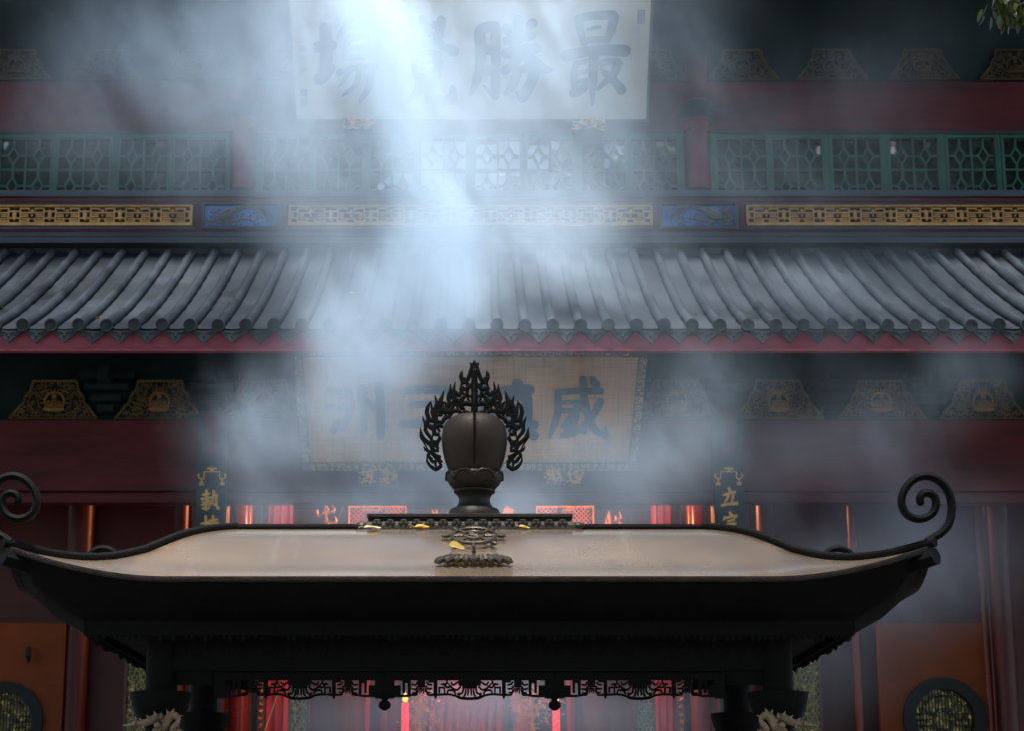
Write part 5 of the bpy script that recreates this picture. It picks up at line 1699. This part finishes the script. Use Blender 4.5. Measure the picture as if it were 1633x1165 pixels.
# added crown out of view: shades the courtyard, its gap shaped for the sun shaft
root = thing("offscreen_tree", (-9.5, 9, 0), "huge unseen tree added to shade the courtyard from above the picture", "tree")
r2 = random.Random(77)
t = MB()
t.tube(catmull([(-9.5, 9, 0), (-9.3, 9.3, 6), (-7.5, 10, 12), (-4.5, 10.5, 15.5)], 6), lerps([.8, .6, .45, .25], 19), 12)
for k in range(16):
    e_ = Vector((r2.uniform(-9, 9), r2.uniform(3, 17), r2.uniform(17, 19)))
    t.tube(catmull([(-7.0, 10, 12.8), Vector((-7, 10, 12.8)).lerp(e_, .5) + Vector((0, 0, 1.2)), e_], 6), lerps([.22, .12, .04], 13), 7)
t.build("trunk", M['bark'], root)
f = MB()
gx, gy = -0.62, 16.5
for i in range(9800):
    x, y = r2.uniform(-12, 12), r2.uniform(-2, 23.0)
    z = 16 + max(0, min(4.8, (16 - y) * .45)) + r2.gauss(0, .5)
    q_ = ((x - gx - .25) / 2.2)**2 + ((y - gy) / 2.4)**2
    if q_ < .55 + .45*abs(r2.gauss(0, 1)): continue
    s = r2.uniform(.4, .75); a, ro, el = r2.uniform(0, 6.28), r2.uniform(-.7, .7), r2.uniform(-.5, .3)
    d = Vector((math.cos(a)*math.cos(el), math.sin(a)*math.cos(el), math.sin(el))); w_ = Vector((-math.sin(a), math.cos(a), ro)).normalized()
    p = Vector((x, y, z))
    f.add([p, p + d*s*.35 + w_*s*.22, p + d*s*.75 + w_*s*.17, p + d*s, p + d*s*.75 - w_*s*.17, p + d*s*.35 - w_*s*.22], [(0, 1, 2, 3, 4, 5)])
f.build("crown", M['leaf_d'], root)

# ================================================================== smoke
# puffs: photo position, depth, half-widths in photo pixels, half-depth in metres, density
PUFFS = [
 # main rising column
 (600, 0, 18.3, 95, 65, 1.5, .5), (640, 90, 18, 60, 80, 1.4, 0.2), (545, 60, 18.7, 70, 90, 1.5, .19), (640, 165, 17.8, 55, 50, 1.3, 0.13), (690, 240, 17.5, 60, 80, 1.3, 0.09), (712, 330, 17.6, 50, 60, 1.2, 0.12), (722, 392, 18.3, 40, 42, 1.2, 0.8), (690, 440, 18.2, 46, 42, 1.2, 0.7), (640, 495, 18.1, 50, 36, 1.2, 0.6), (575, 545, 18.3, 50, 36, 1.2, 0.42), (760, 140, 18.6, 190, 140, 1.5, .07), (760, 430, 18.3, 170, 80, 1.2, .07), (780, 260, 18.4, 190, 70, 1.3, .045), (600, 560, 16.5, 60, 50, 1.2, .42), (745, 450, 16.5, 35, 60, 1.1, .5),
 (560, 420, 17, 90, 90, 1.5, .16), (820, 90, 18.5, 110, 90, 1.5, .19), (900, 40, 19, 120, 60, 1.4, .14), (500, 150, 19, 50, 80, 1.5, .13), (840, 400, 17, 90, 70, 1.4, .2), (640, 270, 17.5, 140, 60, 1.4, .12), (900, 330, 18, 110, 50, 1.3, .1), (950, 110, 19.5, 80, 80, 1.3, .1),
 # upper left veil
 (350, 50, 20, 90, 70, 1.6, 0.192), (200, 95, 20, 100, 70, 1.7, 0.12), (110, 190, 20, 90, 45, 1.5, 0.048), (320, 170, 20, 120, 55, 1.5, 0.12), (430, 230, 19, 90, 90, 1.5, 0.136), (220, 260, 19, 180, 60, 1.5, 0.045), (440, 60, 19.5, 50, 110, 1.4, 0.256),
 # under the eave, left of the plaque
 (500, 665, 19.8, 65, 60, .9, 0.332), (440, 680, 19.6, 45, 50, .9, 0.221), (400, 730, 19.2, 55, 40, 1.0, 0.166), (510, 775, 17, 100, 42, 1.4, .32), (590, 650, 18, 85, 70, 1.3, .2), (345, 700, 19.8, 26, 48, .8, 0.077), (475, 595, 20.6, 34, 40, .6, 0.155),
 # centre and low
 (680, 790, 16.5, 110, 36, 1.5, .2), (900, 785, 16.5, 150, 44, 1.5, .14), (1000, 770, 15, 80, 52, 1.5, 0.108), (640, 820, 12.5, 220, 36, 1.5, 0.054), (750, 1140, 12, 160, 36, 1.8, 0.216), (1010, 1140, 12, 110, 45, 1.8, 0.072), (500, 1140, 12, 55, 55, 1.5, 0.054), (850, 660, 18, 120, 90, 1.3, 0.045),
 # right of the plaque
 (1085, 720, 18, 65, 55, 1.2, 0.17), (1090, 610, 19.5, 80, 50, 1.0, 0.084), (1160, 625, 20.0, 60, 50, .9, 0.084), (1290, 720, 19, 110, 55, 1.1, 0.043), (1420, 690, 18.5, 85, 55, 1.1, 0.048), (1540, 605, 19.8, 50, 42, .9, 0.096), (1450, 640, 19.6, 80, 55, .9, 0.053), (1250, 600, 19.8, 100, 45, .9, 0.038),
 # right low, behind the curled corner
 (1410, 870, 14, 100, 60, 1.4, 0.07), (1330, 960, 12.5, 75, 55, 1.4, 0.062), (1480, 930, 14, 75, 55, 1.3, 0.055), (1330, 1080, 12.5, 55, 65, 1.5, 0.042), (1220, 820, 14, 75, 45, 1.3, 0.062), (1540, 850, 15, 45, 55, 1.3, 0.025),
 # over the roof, right
 (960, 440, 18, 130, 55, 1.2, 0.075), (1250, 440, 18.5, 160, 45, 1.1, 0.053), (1400, 470, 18.5, 90, 36, 1.1, 0.053), (1560, 420, 18.5, 85, 55, 1.1, 0.018),
 # upper right veil
 (1080, 80, 20, 85, 100, 1.5, 0.08), (1330, 175, 20, 140, 60, 1.5, 0.042), (1450, 60, 20, 110, 55, 1.5, 0.016), (1000, 250, 19.5, 180, 70, 1.5, 0.048), (1300, 290, 19.5, 200, 55, 1.5, 0.04),
]
DENS = 1.25
bmin, bmax = Vector((-5.6, 8.6, 1.2)), Vector((5.8, 23.4, 12.6))
VOX = 0.065
ng = bpy.data.node_groups.new("smoke_density", 'GeometryNodeTree')
ng.interface.new_socket("Geometry", in_out='OUTPUT', socket_type='NodeSocketGeometry')
N = ng.nodes; LK = ng.links
def gm(op, a, b=None, cl=False):
    n = N.new("ShaderNodeMath"); n.operation = op; n.use_clamp = cl
    for i, x in enumerate((a, b)):
        if x is None: continue
        if isinstance(x, (int, float)): n.inputs[i].default_value = x
        else: LK.new(x, n.inputs[i])
    return n.outputs[0]
def gv(op, a, b=None):
    n = N.new("ShaderNodeVectorMath"); n.operation = op
    for i, x in enumerate((a, b)):
        if x is None: continue
        if isinstance(x, (tuple, Vector)): n.inputs[i].default_value = tuple(x)
        else: LK.new(x, n.inputs[i])
    return n
pos = N.new("GeometryNodeInputPosition").outputs[0]
def noise(vec, scale, detail, rough=.55):
    n = N.new("ShaderNodeTexNoise"); n.inputs["Scale"].default_value = scale; n.inputs["Detail"].default_value = detail; n.inputs["Roughness"].default_value = rough
    LK.new(vec, n.inputs["Vector"]); return n
sq = gv('MULTIPLY', pos, (1.0, 1.0, .62)).outputs[0]
wn = noise(sq, .45, 3)
wv = gv('SCALE', gv('SUBTRACT', wn.outputs["Color"], (.5, .5, .5)).outputs[0]); wv.inputs["Scale"].default_value = 1.2
warped = gv('ADD', pos, wv.outputs[0]).outputs[0]
total = None
for (px, py, Y, rx, ry, rd, dn) in PUFFS:
    c0 = P(px, py, Y); k = mpp(py, Y)
    dv = gv('MULTIPLY', gv('SUBTRACT', warped, c0).outputs[0], (1/(rx*k*1.15), 1/rd, 1/(ry*k*1.15))).outputs[0]
    q = gm('EXPONENT', gm('MULTIPLY', gv('DOT_PRODUCT', dv, dv).outputs["Value"], -1.0))
    t_ = gm('MULTIPLY', q, dn)
    total = t_ if total is None else gm('ADD', total, t_)
# curling sheets: noise stretched along a leaning direction, warped twice
rot = N.new("ShaderNodeVectorRotate"); rot.rotation_type = 'Y_AXIS'; rot.inputs["Angle"].default_value = R(22)
LK.new(gv('ADD', pos, wv.outputs[0]).outputs[0], rot.inputs["Vector"])
st1 = gv('MULTIPLY', rot.outputs[0], (1.35, 1.0, .46)).outputs[0]
w2 = noise(st1, 1.3, 2)
wv2 = gv('SCALE', gv('SUBTRACT', w2.outputs["Color"], (.5, .5, .5)).outputs[0]); wv2.inputs["Scale"].default_value = 1.1
st2 = gv('ADD', st1, wv2.outputs[0]).outputs[0]
n1 = noise(st2, 1.0, 6, .6).outputs["Fac"]
n2 = noise(st2, 2.8, 6, .62).outputs["Fac"]
ridge = gm('SUBTRACT', 1.0, gm('MULTIPLY', gm('ABSOLUTE', gm('SUBTRACT', n2, .5)), 6.0), True)
f1 = N.new("ShaderNodeMapRange"); f1.inputs["From Min"].default_value = .39; f1.inputs["From Max"].default_value = .64; f1.inputs["To Min"].default_value = .03; f1.inputs["To Max"].default_value = 1.8
LK.new(n1, f1.inputs["Value"])
shape = gm('MULTIPLY', f1.outputs[0], gm('ADD', gm('MULTIPLY', ridge, 1.35), .3))
total = gm('MAXIMUM', gm('SUBTRACT', total, 0.003), 0.0)
dens = gm('MULTIPLY', gm('ADD', total, 0.0001), shape)
dens = gm('MULTIPLY', dens, DENS)
vc = N.new("GeometryNodeVolumeCube")
LK.new(dens, vc.inputs["Density"])
vc.inputs["Min"].default_value = bmin; vc.inputs["Max"].default_value = bmax
for ax, i in (("X", 0), ("Y", 1), ("Z", 2)):
    vc.inputs["Resolution " + ax].default_value = int((bmax[i] - bmin[i]) / VOX)
sm = bpy.data.materials.new("incense_smoke"); sm.use_nodes = True
t = sm.node_tree; t.nodes.remove(t.nodes["Principled BSDF"])
pv = t.nodes.new("ShaderNodeVolumePrincipled")
pv.inputs["Color"].default_value = (0.71, 0.865, 1.0, 1)
pv.inputs["Density"].default_value = 1.0
pv.inputs["Anisotropy"].default_value = 0.0
t.links.new(pv.outputs[0], t.nodes["Material Output"].inputs["Volume"])
smn = N.new("GeometryNodeSetMaterial"); smn.inputs["Material"].default_value = sm
LK.new(vc.outputs[0], smn.inputs["Geometry"])
go = N.new("NodeGroupOutput"); LK.new(smn.outputs[0], go.inputs[0])
vd = bpy.data.volumes.new("smoke")
so_ = bpy.data.objects.new("smoke", vd); COL.objects.link(so_)
vd.materials.append(sm)
md_ = so_.modifiers.new("density", 'NODES'); md_.node_group = ng
so_["kind"] = "stuff"
so_["label"] = "white and blue incense smoke drifting in front of the hall"
